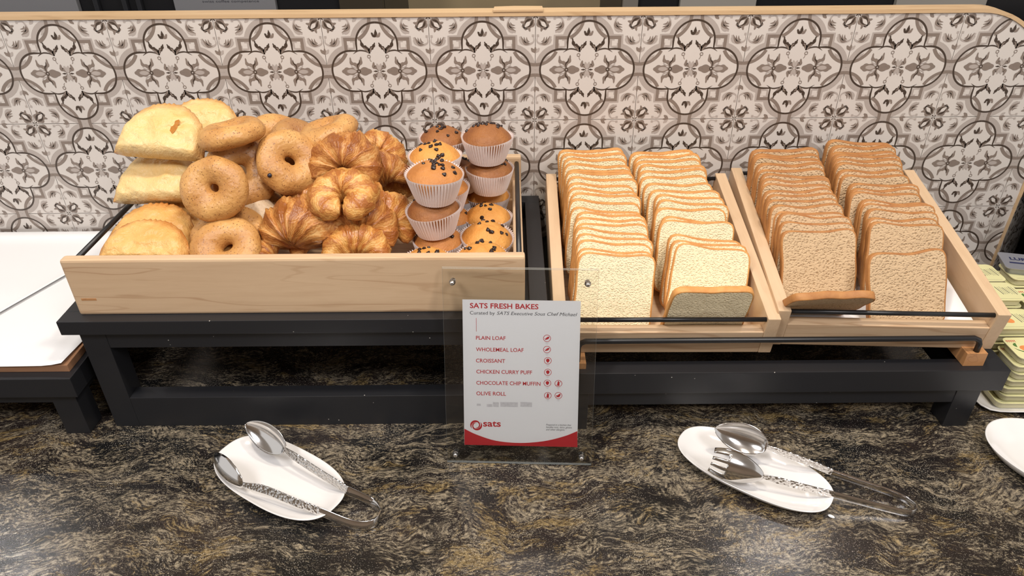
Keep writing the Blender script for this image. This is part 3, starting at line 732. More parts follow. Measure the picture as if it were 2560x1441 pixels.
def put_slice(kind, Xc, yb, zf, alpha, roll, yaw, label, group, k, sc=1.0):
    ma, mb = (PW if kind == 'w' else PB)[k % 5]
    r = empty('bread_slice'); tag(r, label, 'bread slice', group)
    for nm, me in (('crumb', ma), ('crust', mb)):
        c = bpy.data.objects.new(nm, me); COL.objects.link(c); c.parent = r
    r.matrix_world = Matrix.Translation((Xc, yb, zf)) @ Matrix.Rotation(math.radians(yaw), 4, 'Z') @ Matrix.Rotation(-alpha, 4, 'X') @ Matrix.Rotation(math.radians(roll), 4, 'Y') @ Matrix.Scale(sc, 4)
    return r
def ordinal(i):
    return ['first', 'second', 'third', 'fourth', 'fifth', 'sixth', 'seventh', 'eighth', 'ninth', 'tenth', 'eleventh', 'twelfth', 'thirteenth', 'fourteenth', 'fifteenth', 'sixteenth', 'seventeenth', 'eighteenth', 'nineteenth', 'twentieth', 'twenty-first', 'twenty-second'][i]
def row(kind, edges, y0, y1, floor, desc, group, s0, h=0.133):
    """edges: (px_left, py_left, px_right, py_right) of each slice's top edge, back to front"""
    n = len(edges)
    for i, (xl, yl, xr, yr) in enumerate(edges):
        al = math.radians(5 + 19 * i / (n - 1)); best = None
        for q in range(-460, -10):
            yb = q / 1000; yt = yb + h * math.sin(al); zf = floor(yb); zt = zf + h * math.cos(al)
            p = at((xl + xr) / 2, (yl + yr) / 2 + 2, y=yt); e = abs(p.z - zt)
            if best is None or e < best[0]: best = (e, yb, zf, p.x, yt, zt)
        _, yb, zf, X, yt, zt = best
        a = at(xl, yl, y=yt); b = at(xr, yr, y=yt); roll = -math.degrees(math.atan2(b.z - a.z, b.x - a.x))
        roll = max(-6, min(6, roll))
        if i == n - 1: lab = desc.replace('row', 'row') + ', frontmost slice with its face in view'
        elif i == 0: lab = desc + ', rearmost slice against the tiled wall'
        else: lab = desc + ', ' + ordinal(i) + ' slice from the back'.replace('slice from the back', 'behind-to-front slice') if False else desc + ', ' + (ordinal(i) + ' from the back' if i < n / 2 else (ordinal(n - 1 - i) + ' from the front'))
        put_slice(kind, X - h * math.sin(math.radians(roll)), yb, zf + 0.0005, al, roll + random.uniform(-1, 1), random.uniform(-3, 3), lab, group, s0 + i * 3, random.uniform(0.975, 1.015))
def cr4(l): return [(1360 + a / 2.573, 340 + b / 2.573, 1360 + c / 2.573, 340 + d / 2.573) for a, b, c, d in l]
def cr5(l): return [(1800 + a / 2.287, 330 + b / 2.287, 1800 + c / 2.287, 330 + d / 2.287) for a, b, c, d in l]
row('w', cr4([(110, 95, 495, 75), (115, 105, 540, 110), (130, 130, 545, 138), (140, 165, 555, 178), (150, 200, 570, 212), (155, 232, 580, 242), (165, 265, 588, 282), (160, 285, 600, 318), (160, 322, 615, 350), (160, 362, 620, 375), (165, 405, 620, 425), (175, 442, 640, 482), (190, 482, 670, 500), (190, 516, 672, 528), (190, 548, 680, 560), (200, 590, 690, 630), (200, 630, 700, 665), (210, 665, 710, 700), (215, 705, 718, 735), (225, 738, 720, 768)]),
    -0.052, -0.402, FA, 'white bread slice in the left row', 'white bread slices in the left row', 1)
row('w', cr4([(560, 110, 945, 82), (570, 128, 1010, 105), (585, 155, 1000, 140), (605, 192, 1045, 182), (610, 222, 1045, 215), (620, 262, 1052, 250), (635, 292, 1105, 295), (670, 345, 1140, 352), (700, 372, 1190, 388), (705, 405, 1195, 430), (700, 462, 1190, 470), (725, 508, 1240, 545), (735, 530, 1248, 565), (790, 618, 1300, 668), (815, 645, 1325, 715), (830, 668, 1333, 735)]),
    -0.055, -0.385, FA, 'white bread slice in the right row', 'white bread slices in the right row', 2)
row('b', cr5([(185, 105, 555, 92), (190, 128, 565, 125), (195, 152, 580, 150), (200, 180, 600, 178), (205, 205, 610, 200), (215, 230, 640, 238), (225, 262, 645, 262), (230, 292, 650, 285), (235, 325, 665, 310), (240, 350, 685, 340), (240, 385, 695, 370), (280, 418, 725, 420), (300, 448, 730, 445), (320, 450, 775, 480), (305, 502, 780, 505), (315, 562, 785, 535)]),
    -0.052, -0.385, FB, 'wholemeal bread slice in the left row', 'wholemeal bread slices in the left row', 3)
row('b', cr5([(600, 50, 1010, 58), (610, 78, 1020, 80), (620, 105, 1030, 105), (630, 130, 1040, 130), (640, 155, 1050, 155), (645, 182, 1060, 182), (650, 208, 1070, 208), (670, 232, 1100, 235), (720, 285, 1160, 290), (720, 318, 1165, 318), (735, 348, 1165, 352), (770, 375, 1235, 400), (790, 402, 1240, 415), (805, 432, 1272, 452), (815, 478, 1272, 485), (835, 515, 1312, 530), (825, 688, 1288, 655)]),
    -0.055, -0.378, FB, 'wholemeal bread slice in the right row', 'wholemeal bread slices in the right row', 4)
def fallen(kind, pl, pr, pb, yb, zf, lab):
    """slice that has tipped forward: top edge px pl..pr, bottom py pb"""
    mid = ((pl[0] + pr[0]) / 2, (pl[1] + pr[1]) / 2); best = None
    for k in range(-70, 10):
        al = math.radians(k); yt = yb + 0.133 * math.sin(al); zt = zf + 0.133 * math.cos(al); p = at(mid[0], mid[1], y=yt)
        e = abs(p.z - zt)
        if best is None or e < best[0]: best = (e, al, p.x)
    roll = -math.degrees(math.atan2(-(pr[1] - pl[1]), pr[0] - pl[0])) * 0.6
    put_slice(kind, best[2] - 0.012, yb, zf, best[1], roll, 0, lab, None, 2 if kind == 'w' else 13)
fallen('w', (1712, 722), (1900, 722), 800, -0.4135 + 0.010, FA(-0.40), 'white bread slice tipped forward on the black rod in front of the right row')
fallen('b', (2000, 738), (2225, 733), 780, -0.362, FB(-0.362) , 'wholemeal bread slice tipped forward low behind the black rod of its tray')

# ============================================================ pastries
def curry_puff(mat, seed, W=0.150, D=0.085, Tn=0.036, name='curry_puff', crimp=0.0012):
    """half-moon pillow; flat (fold) edge along x at y=0, curve toward +y, z up"""
    bm = bmesh.new(); uvl = bm.loops.layers.uv.new('UVMap'); NR, NA = 18, 64; uvs = {}
    rnd = random.Random(seed)
    def P_(r, a, side):
        ca, sa = math.cos(a), math.sin(a)
        e = 1.0 + crimp / D * math.sin(a * 46 + seed) * (r > 0.9)
        x = W / 2 * r * ca * e * (1 - 0.06 * sa); y = D * (r * max(sa, 0) ** 0.85 * e) 
        # straight edge a near 0/pi handled by sweeping to y=0
        edge = r
        prof = (1 - edge ** 2.6)
        foldp = min(1.0, (y / D) / 0.16 + 0.0) if D else 1
        th = Tn / 2 * prof * (0.55 + 0.45 * min(1, foldp)) ** 0.8
        th += 0.0016 * noise.noise(Vector((x * 55, y * 55, side * 3 + seed))) * (0.4 + prof) + 0.003 * noise.noise(Vector((x * 22, y * 22, side * 3 + seed))) * prof
        return Vector((x, y, side * max(th, 0.0012)))
    for side in (1, -1):
        rings = []
        for i in range(NR + 1):
            r = (i / NR) ** 0.8
            ring = []
            for k in range(NA + 1):
                a = PI * k / NA
                v = bm.verts.new(P_(r, a, side)); uvs[v] = (max(r ** 2, 0.0), k / NA); ring.append(v)
            rings.append(ring)
        for a_, b_ in zip(rings, rings[1:]):
            for k in range(NA):
                try: bm.faces.new((a_[k], b_[k], b_[k + 1], a_[k + 1]))
                except ValueError: pass
        if side == 1: top = rings
        else: bot = rings
    # sew rim and fold edge
    for k in range(NA): bm.faces.new((top[-1][k], bot[-1][k], bot[-1][k + 1], top[-1][k + 1]))
    le = [r[0] for r in top][::-1] + [r[-1] for r in top][1:]; lb = [r[0] for r in bot][::-1] + [r[-1] for r in bot][1:]
    for k in range(len(le) - 1): bm.faces.new((le[k], le[k + 1], lb[k + 1], lb[k]))
    for v in bm.verts:
        pass
    for f in bm.faces:
        for l in f.loops: l[uvl].uv = uvs.get(l.vert, (0, 0))
    bmesh.ops.remove_doubles(bm, verts=bm.verts[:], dist=0.00005)
    return obj(name, bm, mat, smooth=True)
def thick_puff(mat, seed, W=0.148, D=0.090, Tn=0.032):
    """half-moon with a real folded flank so it reads as a pillow from the straight side"""
    bm = bmesh.new(); uvl = bm.loops.layers.uv.new('UVMap'); uvs = {}; NU, NV = 56, 30
    def outline(a): # full closed outline of the half moon, a in 0..1
        pass
    grid = {}
    for side in (1, -1):
        for i in range(NU + 1):
            for j in range(NV + 1):
                u = i / NU * 2 - 1; v = j / NV
                half = math.sqrt(max(0, 1 - abs(u) ** 2.3))
                x = u * W / 2; y = v * D * half
                # distance to curved rim and to fold
                dr = (1 - v) * half; dfold = v * half; dside = (1 - abs(u))
                ht = min(1, dr / 0.42); ht = math.sin(ht * PI / 2) ** 0.75
                hf = min(1, dfold / 0.10); hf = 0.42 + 0.58 * math.sin(hf * PI / 2)
                hs = min(1, dside / 0.30); hs = math.sin(hs * PI / 2) ** 0.8
                th = Tn / 2 * ht * hf * hs
                n3 = noise.noise(Vector((x * 24, y * 24, seed * 1.7 + side))) * 0.0058 * ht * hs + noise.noise(Vector((x * 60, y * 80, seed + side))) * 0.0030 * (0.5 + 0.5 * hs)
                cr = 1 + (0.035 * noise.noise(Vector((i * 0.75, seed * 3.1, 0))) + 0.010 * math.sin(i * 1.9)) * max(0, (v - 0.85) / 0.15)
                vv = bm.verts.new((x, y * cr, side * max(th + n3 * (1 if side > 0 else 0.4), 0.0011)))
                edge = 1 - min(1, min(dr * 2.2, (dside) * 2.0)); uvs[vv] = (edge * 0.95, v); grid[side, i, j] = vv
        for i in range(NU):
            for j in range(NV):
                try: bm.faces.new((grid[side, i, j], grid[side, i + 1, j], grid[side, i + 1, j + 1], grid[side, i, j + 1]))
                except ValueError: pass
    for i in range(NU):
        for j in (0, NV):
            bm.faces.new((grid[1, i, j], grid[1, i + 1, j], grid[-1, i + 1, j], grid[-1, i, j]))
    for f in bm.faces:
        for l in f.loops: l[uvl].uv = uvs[l.vert]
    bmesh.ops.remove_doubles(bm, verts=bm.verts[:], dist=0.00004)
    return obj('curry_puff', bm, mat, smooth=True)
def place(o, px, py, y, n, spin, label, cat, group, sc=1.0):
    p = at(px, py, y=y); o.matrix_world = Matrix.Translation(p) @ aim(n, spin) @ Matrix.Scale(sc, 4)
    tag(o, label, cat, group); return o
GP = 'curry puffs at the left of the pastry tray'
def puff_at(px, py, y, xa, n, label, seed, mat, sc=1.0, **k):
    """xa: direction of the straight edge (world), n: face normal; (px,py) = middle of straight edge"""
    o = thick_puff(M[mat], seed, **k); n = Vector(n).normalized(); xa = Vector(xa); xa = (xa - n * xa.dot(n)).normalized(); ya = n.cross(xa)
    p = at(px, py, y=y)
    o.matrix_world = Matrix(((xa.x, ya.x, n.x, p.x), (xa.y, ya.y, n.y, p.y), (xa.z, ya.z, n.z, p.z), (0, 0, 0, 1))) @ Matrix.Scale(sc, 4)
    tag(o, label, 'curry puff', GP); return o
NV_ = (0.0, -0.70, 0.71)
puff_at(503, 345, -0.135, (1, 0.1, 0.00), (0.1, -0.60, 0.80), 'pale curry puff tucked behind the topmost one, under a bagel', 3, 'puff', W=0.14, D=0.085)
p1 = puff_at(398, 392, -0.235, (1, 0.05, -0.17), (0.05, -0.66, 0.75), 'pale curry puff on top of the left pile with a torn brown streak', 1, 'puff', W=0.152, D=0.102, Tn=0.044)
bm = bmesh.new(); ribbon(bm, spline([(0.020, 0.030), (0.026, 0.052), (0.030, 0.062)], 4), leafw(9, 0.011, 3, 0.3), 0, 0, lambda p, y: (p[0], p[1], 0.0))
for v in bm.verts: v.co.z = 0.0212 + 0.0004 * noise.noise(v.co * 300)
st = obj('torn_streak', bm, M['filling'], p1)
puff_at(388, 503, -0.245, (1, 0.0, -0.03), (-0.08, -0.62, 0.78), 'pale curry puff second from the top of the left pile', 2, 'puff', W=0.155, D=0.105, Tn=0.040)
puff_at(455, 600, -0.265, (1, 0.3, -0.35), (0.2, -0.55, 0.80), 'browned curry puff half hidden behind the lower left pastries', 4, 'puff2', W=0.145, D=0.095)
puff_at(370, 642, -0.335, (1, 0.0, -0.10), (0.05, -0.55, 0.83), 'flaky curry puff with crimped edge second from the bottom left', 5, 'puff2', W=0.155, D=0.105, Tn=0.034)
puff_at(358, 655, -0.385, (1, 0.0, -0.03), (0.0, -0.62, 0.78), 'flaky curry puff at the bottom left just behind the front board', 6, 'puff2', W=0.150, D=0.075, Tn=0.034)

def bagel_mesh(seed, R=0.0335, r=0.0235, flat=0.80, hole=0.0):
    bm = bmesh.new(); NU, NV = 64, 32; rings = []
    rnd = random.Random(seed); ph = rnd.uniform(0, 6)
    for i in range(NU):
        a = 2 * PI * i / NU; rr = r * (1 + 0.06 * math.sin(a + ph) + 0.035 * math.sin(2 * a + 2 * ph)); RR = R * (1 + 0.035 * math.sin(2 * a + ph * 3))
        ring = []
        for k in range(NV):
            b = 2 * PI * k / NV; cb, sb = math.cos(b), math.sin(b)
            x = RR + rr * cb * (1.0 if cb > 0 else 1.12); z = rr * sb * flat * (0.85 if sb < 0 else 1.0)
            x = max(x, 0.0035)
            p = Vector((x * math.cos(a), x * math.sin(a), z)); nrm = Vector((cb * math.cos(a), cb * math.sin(a), sb))
            p += nrm * (0.0026 * noise.noise(p * 34 + Vector((seed, 0, 0))) + 0.0006 * noise.noise(p * 130 + Vector((seed, 0, 0))))
            ring.append(bm.verts.new(p))
        rings.append(ring)
    for i in range(NU):
        a, b = rings[i], rings[(i + 1) % NU]
        for k in range(NV): bm.faces.new((a[k], b[k], b[(k + 1) % NV], a[(k + 1) % NV]))
    return bm
GB = 'bagels piled in the pastry tray'
def bagel(px, py, y, n, spin, label, seed, mat='bagel', sc=1.0, berries=(), **k):
    o = obj('bagel', bagel_mesh(seed, **k), M[mat], smooth=True); place(o, px, py, y, n, spin, label, 'bagel', GB, sc)
    for (a, b, s) in berries:
        bb = bmesh.new(); bmesh.ops.create_icosphere(bb, subdivisions=2, radius=0.0032 * s)
        for v in bb.verts: v.co *= 1 + 0.25 * noise.noise(v.co * 500)
        c = obj('blueberry', bb, M['berry'], o, smooth=True); a = math.radians(a); b = math.radians(b)
        R, r = 0.0335, 0.0235; x = R + r * math.cos(b) * 1.0
        c.location = (x * math.cos(a), x * math.sin(a), r * math.sin(b) * 0.80)
    return o
# hidden and half hidden ones first
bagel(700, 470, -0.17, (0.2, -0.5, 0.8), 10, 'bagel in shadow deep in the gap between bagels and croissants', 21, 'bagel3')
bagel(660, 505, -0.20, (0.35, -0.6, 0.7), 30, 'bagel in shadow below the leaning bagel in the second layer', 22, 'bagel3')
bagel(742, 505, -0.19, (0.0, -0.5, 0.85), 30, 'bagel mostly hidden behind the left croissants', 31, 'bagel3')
bagel(640, 535, -0.245, (0.3, -0.65, 0.7), 60, 'bagel edge showing above the pale blueberry bagel', 23, 'bagel')
bagel(610, 562, -0.295, (0.25, -0.62, 0.74), 80, 'pale floury bagel with blueberry above the lowest bagel', 24, 'bagel2', 1.12, berries=[(50, 62, 1.2), (10, 60, 0.6)])
bagel(575, 600, -0.325, (0.1, -0.60, 0.78), 40, 'bagel just behind the lowest front bagel with a dark berry', 25, 'bagel', 1.15, berries=[(25, 75, 1.0)])
bagel(568, 622, -0.368, (0.0, -0.66, 0.75), 0, 'lowest front bagel with its hole cut by the front board', 26, 'bagel', 1.0)
bagel(605, 430, -0.245, (0.45, -0.72, 0.52), 20, 'bagel behind the big upright one, leaning right', 27, 'bagel', 1.08)
bagel(537, 471, -0.318, (-0.05, -0.88, 0.46), 200, 'big upright bagel facing forward in the middle of the left pile', 28, 'bagel', 0.94, R=0.034, r=0.0240)
bagel(693, 348, -0.14, (0.3, -0.4, 0.85), 20, 'bagel peeking out at the back above the leaning blueberry bagel', 29, 'bagel', 1.0)
bagel(745, 372, -0.15, (0.55, -0.5, 0.7), 50, 'tan bagel behind the leaning blueberry bagel, edge showing', 32, 'bagel3', 1.0)
bagel(724, 405, -0.235, (0.50, -0.70, 0.52), 0, 'leaning bagel with a blueberry beside the top croissant', 30, 'bagel', 1.0, berries=[(200, 55, 1.2)])
bagel(581, 338, -0.235, (-0.16, 0.14, 0.97), 0, 'bagel lying flat on top of the left pile beside the curry puff', 33, 'bagel', 1.0, flat=0.88)
bagel(822, 334, -0.155, (-0.30, 0.05, 0.93), 10, 'bagel at the very back on top beside the highest croissants', 34, 'bagel', 1.0, flat=0.95)

def croissant_mesh(seed, span=215, R=0.036, r=0.0285, seg=7, tipr=0.26, flat=0.86):
    bm = bmesh.new(); uvl = bm.loops.layers.uv.new('UVMap'); NU, NV = 112, 36; rings = []; uvs = {}
    rnd = random.Random(seed); ph = rnd.uniform(0, 6)
    for i in range(NU + 1):
        t = i / NU; a = math.radians(-90 - span / 2 + span * t + 180)
        f = tipr + (1 - tipr) * math.sin(PI * t) ** 0.75
        # stepped layers: each wrap ends in a ridge, mirrored round the middle
        s = abs(t - 0.5) * 2; fr = (s * seg / 2 + 0.5) % 1.0
        step = 1 + 0.10 * (0.5 - fr) + (0.03 if fr < 0.06 else 0)
        rr = r * f * step * (1 if 0.012 < t < 0.988 else 0.55)
        Rc = R * (1 - 0.05 * math.sin(PI * t))
        ring = []
        for k in range(NV):
            b = 2 * PI * k / NV; cb, sb = math.cos(b), math.sin(b)
            # the wrap ridges slant with the angle b
            fr2 = (s * seg / 2 + 0.5 + 0.22 * cb) % 1.0; st2 = 1 + 0.09 * (0.5 - fr2)
            x = max(Rc + rr * cb * st2, 0.0025 + 0.002 * (cb + 1)); z = rr * sb * flat * st2
            p = Vector((x * math.cos(a), x * math.sin(a), z)); nrm = Vector((cb * math.cos(a), cb * math.sin(a), sb))
            p += nrm * (0.0042 * noise.noise(p * 30 + Vector((seed, 0, 0))) + 0.0016 * noise.noise(p * 95 + Vector((seed, 0, 0))))
            v = bm.verts.new(p); uvs[v] = (t, k / NV); ring.append(v)
        rings.append(ring)
    for a, b in zip(rings, rings[1:]):
        for k in range(NV): bm.faces.new((a[k], b[k], b[(k + 1) % NV], a[(k + 1) % NV]))
    bm.faces.new(rings[0]); bm.faces.new(rings[-1][::-1])
    for f in bm.faces:
        for l in f.loops: l[uvl].uv = uvs[l.vert]
    return bm
GC = 'croissants piled in the pastry tray'
def croissant(px, py, y, n, spin, label, seed, mat='crois', sc=1.0, **k):
    o = obj('croissant', croissant_mesh(seed, **k), M[mat], smooth=True)
    return place(o, px, py, y, n, spin, label, 'croissant', GC, sc)
croissant(1003, 418, -0.13, (0.2, -0.6, 0.7), 160, 'croissant at the back right, its end showing beside the muffins', 41, 'crois2', 0.95)
croissant(938, 400, -0.165, (0.35, -0.62, 0.70), -60, 'croissant behind and right of the topmost one', 42, 'crois2', 0.95)
croissant(968, 468, -0.215, (0.25, -0.7, 0.66), 20, 'croissant at the right edge of the pile beside the upper muffins', 43, 'crois', 1.05)
croissant(968, 520, -0.270, (0.5, -0.6, 0.62), 100, 'croissant with its curled end beside the stacked muffins', 44, 'crois2', 1.0)
croissant(958, 572, -0.305, (0.3, -0.70, 0.64), -30, 'croissant low at the right behind the front ones', 45, 'crois2', 1.08)
croissant(770, 545, -0.275, (-0.2, -0.62, 0.75), 10, 'croissant in shadow behind the big left one', 46, 'crois', 1.12)
croissant(905, 592, -0.335, (0.15, -0.72, 0.66), -12, 'croissant just behind the front one, its back arched', 47, 'crois', 1.15)
croissant(892, 650, -0.372, (0.05, -0.60, 0.80), 4, 'front croissant resting against the front board near the muffins', 48, 'crois2', 1.10)
croissant(862, 430, -0.235, (0.05, -0.78, 0.62), -6, 'topmost croissant, broad and brown, open side down', 49, 'crois', 1.14, span=225, r=0.0350, R=0.0300, tipr=0.50)
croissant(745, 622, -0.350, (-0.15, -0.72, 0.66), 10, 'large glossy croissant low at the left beside the bagels', 50, 'crois', 1.30, span=165, r=0.040, R=0.030, tipr=0.55)
croissant(802, 622, -0.330, (0.0, -0.72, 0.68), 5, 'croissant on the tray floor, just seen between the front two', 52, 'crois', 1.0)
croissant(700, 650, -0.365, (0.1, -0.5, 0.85), 100, 'croissant end low beside the front bagel', 53, 'crois', 0.9)
croissant(857, 492, -0.318, (0.03, -0.34, 0.94), 0, 'golden croissant curled into a ring in the middle of the pile', 51, 'crois2', 1.0, span=350, R=0.0320, r=0.0305, seg=11, tipr=0.55, flat=0.80)

# ============================================================ muffins
def chip_mesh():
    bm = bmesh.new(); lathe(bm, [(0, 0.0030), (0.0007, 0.0026), (0.0014, 0.0016), (0.0024, 0.0004), (0.0029, -0.0006), (0.0022, -0.0014), (0, -0.0016)], 12)
    bmesh.ops.recalc_face_normals(bm, faces=bm.faces[:])
    for f in bm.faces: f.smooth = True
    me = bpy.data.meshes.new('chocolate_chip'); bm.to_mesh(me); bm.free(); me.materials.append(M['chip']); return me
CHIP = chip_mesh()
def liner_mesh(seed, H=0.046, rb=0.0325, rt=0.0465):
    bm = bmesh.new(); N = 56; seg = N * 4; rows = []
    for j in range(7):
        t = j / 6; z = H * t; r0 = rb + (rt - rb) * t ** 0.9; am = 0.0004 + 0.0014 * t ** 0.8; ring = []
        for k in range(seg):
            a = 2 * PI * k / seg; tri = abs(((k / 4) % 1) * 2 - 1) * 2 - 1
            r = r0 + am * tri + 0.0012 * t * math.sin(3 * a + seed); zz = z + (0.0012 * tri + 0.0015 * math.sin(2 * a + seed) if j == 6 else 0)
            ring.append(bm.verts.new((r * math.cos(a), r * math.sin(a), zz)))
        rows.append(ring)
    for a, b in zip(rows, rows[1:]):
        for k in range(seg): bm.faces.new((a[k], a[(k + 1) % seg], b[(k + 1) % seg], b[k]))
    bm.faces.new(rows[0][::-1]); bmesh.ops.recalc_face_normals(bm, faces=bm.faces[:])
    me = bpy.data.meshes.new('paper_liner'); bm.to_mesh(me); bm.free(); me.materials.append(M['liner']); return me
LINERS = [liner_mesh(s) for s in (0, 2, 4)]
GM = 'chocolate chip muffins at the right of the pastry tray'
def muffin(X, y, z, tiltx, tilty, label, seed, mat, dome=0.024, nchips=12, sc=1.0, spread=0.6):
    rnd = random.Random(seed); r = empty('muffin'); tag(r, label, 'muffin', GM)
    ln = bpy.data.objects.new('paper_liner', LINERS[seed % 3]); COL.objects.link(ln); ln.parent = r
    H = 0.046
    def hgt(q, a):
        r_ = q / 0.0445; base = dome * (1 - r_ ** 2.2) ** 0.8 if r_ < 1 else 0
        return H - 0.0035 + base + (0.0030 * noise.noise(Vector((q * math.cos(a) * 38, q * math.sin(a) * 38, seed))) + 0.0014 * noise.noise(Vector((q * math.cos(a) * 110, q * math.sin(a) * 110, seed)))) * (1 - r_ * 0.5)
    bm = bmesh.new(); rings = []; seg = 56
    ctr = bm.verts.new((0, 0, hgt(0, 0)))
    for j in range(1, 17):
        q = 0.0445 * math.sin(PI / 2 * j / 16) if j < 16 else 0.0445
        rings.append([bm.verts.new((q * math.cos(2 * PI * k / seg), q * math.sin(2 * PI * k / seg), hgt(q, 2 * PI * k / seg))) for k in range(seg)])
    rings.append([bm.verts.new((0.036 * math.cos(2 * PI * k / seg), 0.036 * math.sin(2 * PI * k / seg), 0.014)) for k in range(seg)])
    for k in range(seg):
        bm.faces.new((ctr, rings[0][k], rings[0][(k + 1) % seg]))
        for a, b in zip(rings, rings[1:]): bm.faces.new((a[k], b[k], b[(k + 1) % seg], a[(k + 1) % seg]))
    obj('muffin_top', bm, M[mat], r, smooth=True)
    nchips = nchips + 4
    for i in range(nchips):
        q = 0.036 * rnd.random() ** spread if i > nchips * 0.30 else 0.020 * rnd.random() ** 0.6; a = rnd.uniform(0, 2 * PI)
        c = bpy.data.objects.new('chocolate_chip', CHIP); COL.objects.link(c); c.parent = r
        c.location = (q * math.cos(a), q * math.sin(a), hgt(q, a) - 0.0001); c.rotation_euler = (rnd.uniform(-0.9, 0.9), rnd.uniform(-0.9, 0.9), rnd.uniform(0, 6)); c.scale = (rnd.uniform(1.15, 1.65),) * 3
    r.matrix_world = Matrix.Translation((X, y, z)) @ Matrix.Rotation(math.radians(tiltx), 4, 'X') @ Matrix.Rotation(math.radians(tilty), 4, 'Y') @ Matrix.Scale(sc, 4)
    return r
Z0 = 0.2455; DZ = 0.0620
muffin(-0.187, -0.376, Z0 + 0.005, 0, 0, 'golden muffin at the front left of the muffins, half behind the board', 1, 'muf_y', nchips=8, sc=0.96)
muffin(-0.097, -0.374, Z0 + 0.012, 2, 2, 'golden muffin at the front right corner behind the board', 2, 'muf_y', nchips=9, dome=0.028, sc=0.96)
muffin(-0.176, -0.292, Z0, 0, 0, 'golden muffin at the bottom of the front stack of three', 3, 'muf_t', nchips=5, sc=0.97)
muffin(-0.178, -0.296, Z0 + DZ, 1, -4, 'brown muffin in the middle of the front stack of three', 4, 'muf_b', nchips=16, sc=1.0, spread=0.4)
muffin(-0.175, -0.298, Z0 + 2 * DZ + 0.002, 2, 2, 'tan muffin on top of the front stack, studded with chips', 5, 'muf_t', nchips=14, sc=1.03, dome=0.019)
muffin(-0.094, -0.286, Z0 + 0.002, 6, 4, 'wide golden muffin in the right column, second from the front', 6, 'muf_y', nchips=6, sc=1.0, dome=0.027, spread=0.3)
muffin(-0.092, -0.203, Z0, 0, 0, 'golden muffin in the right column, third from the front', 7, 'muf_y', nchips=6, sc=0.95, dome=0.025)
muffin(-0.094, -0.118, Z0 + 0.004, 0, 0, 'golden muffin beneath the tall right rear stack', 8, 'muf_y', nchips=6, sc=0.94)
muffin(-0.088, -0.150, Z0 + DZ + 0.010, 0, 0, 'brown muffin in the middle of the right rear stack', 9, 'muf_b', nchips=9, sc=0.96, spread=0.4)
muffin(-0.092, -0.155, Z0 + 2 * DZ + 0.011, 1, 1, 'brown muffin on top of the right rear stack, highest of all', 10, 'muf_b', nchips=15, sc=1.0)
muffin(-0.166, -0.205, Z0, 0, 0, 'golden muffin on the tray floor behind the front stack', 11, 'muf_t', nchips=6, sc=0.95)
muffin(-0.168, -0.207, Z0 + DZ - 0.001, 0, 0, 'muffin in the middle of the second left stack', 12, 'muf_t', nchips=6, sc=0.95)
muffin(-0.182, -0.208, Z0 + 2 * DZ - 0.003, 0, 0, 'golden muffin with wide pale liner just behind the front stack top', 13, 'muf_y', nchips=12, sc=1.0)
muffin(-0.160, -0.118, Z0, 0, 0, 'muffin on the tray floor at the back left', 14, 'muf_t', nchips=4, sc=0.94)
muffin(-0.146, -0.120, Z0 + DZ - 0.001, 0, 3, 'brown muffin wedged between the two rear stacks', 15, 'muf_b', nchips=14, sc=0.90, spread=0.3)
muffin(-0.176, -0.122, Z0 + 2 * DZ - 0.002, 0, 3, 'brown muffin on top at the rear left of the muffins', 16, 'muf_b', nchips=10, sc=0.95)

# ============================================================ sign
sb = V(-0.0388, -0.5436, 0.0); ex = V(1, -0.040, 0).normalized(); tl = math.radians(15.2)
back = V(0, 1, 0) - ex * ex.y; back.normalize(); ey = (V(0, 0, 1) * math.cos(tl) + back * math.sin(tl)).normalized(); en = ex.cross(ey)
SM = Matrix(((ex.x, ey.x, en.x, sb.x), (ex.y, ey.y, en.y, sb.y), (ex.z, ey.z, en.z, sb.z + 0.0015), (0, 0, 0, 1))); SI = SM.inverted()
def sg(px, py):
    q = RIGHT * ((px - 1280) / F_PX) + UP * ((720.5 - py) / F_PX) + FWD
    t = (sb - CAM).dot(en) / q.dot(en); return SI @ (CAM + q * t)
sign = empty('menu_sign'); sign.matrix_world = SM; tag(sign, 'clear acrylic stand holding the printed white and red bakery menu', 'sign')
for nm, z0, z1, x0, x1, h in (('acrylic_panel', -0.0028, -0.0006, -0.1205, 0.1205, 0.338), ('acrylic_panel', 0.0006, 0.0028, -0.1200, 0.1200, 0.337)):
    bm = bmesh.new(); box(bm, (x0, 0, z0), (x1, h, z1))
    for f in bm.faces: f.material_index = 0 if abs(f.normal.z) > 0.5 else 1
    bmesh.ops.recalc_face_normals(bm, faces=bm.faces[:])
    for f in bm.faces: f.material_index = 0 if abs(f.normal.z) > 0.5 else 1
    obj(nm, bm, [M['acrylic'], M['acryl_edge']], sign)
c_ = [sg(1156, 749), sg(1452, 753), sg(1443, 1118), sg(1161, 1112)]
bm = bmesh.new(); prism(bm, [(p.x, p.y) for p in c_][::-1], 'z', -0.0004, 0.0003); pap = obj('menu_paper', bm, M['paper'], sign)
ZS = 0.00040
def stext(s, px0, px1, pyb, hpx, mat, bold=0.0, shear=0.0, name='lettering'):
    a = sg(px0, pyb); b = sg(px1, pyb + (px1 - px0) * 0.018); c = sg(px0, pyb - hpx)
    t = txt(s, name, M[mat], pap, (b - a).length, (c - a).length, bold, shear)
    t.location = (a.x, a.y, ZS); t.rotation_euler = (0, 0, math.atan2(b.y - a.y, b.x - a.x)); return t
stext('SATS FRESH BAKES', 1175, 1346, 770, 12.5, 'red', 0.018)
stext('Curated by ', 1175, 1237, 786, 8.5, 'ink')
stext('SATS Executive Sous Chef Michael', 1242, 1443, 787, 8.5, 'ink', 0.0, 0.28)
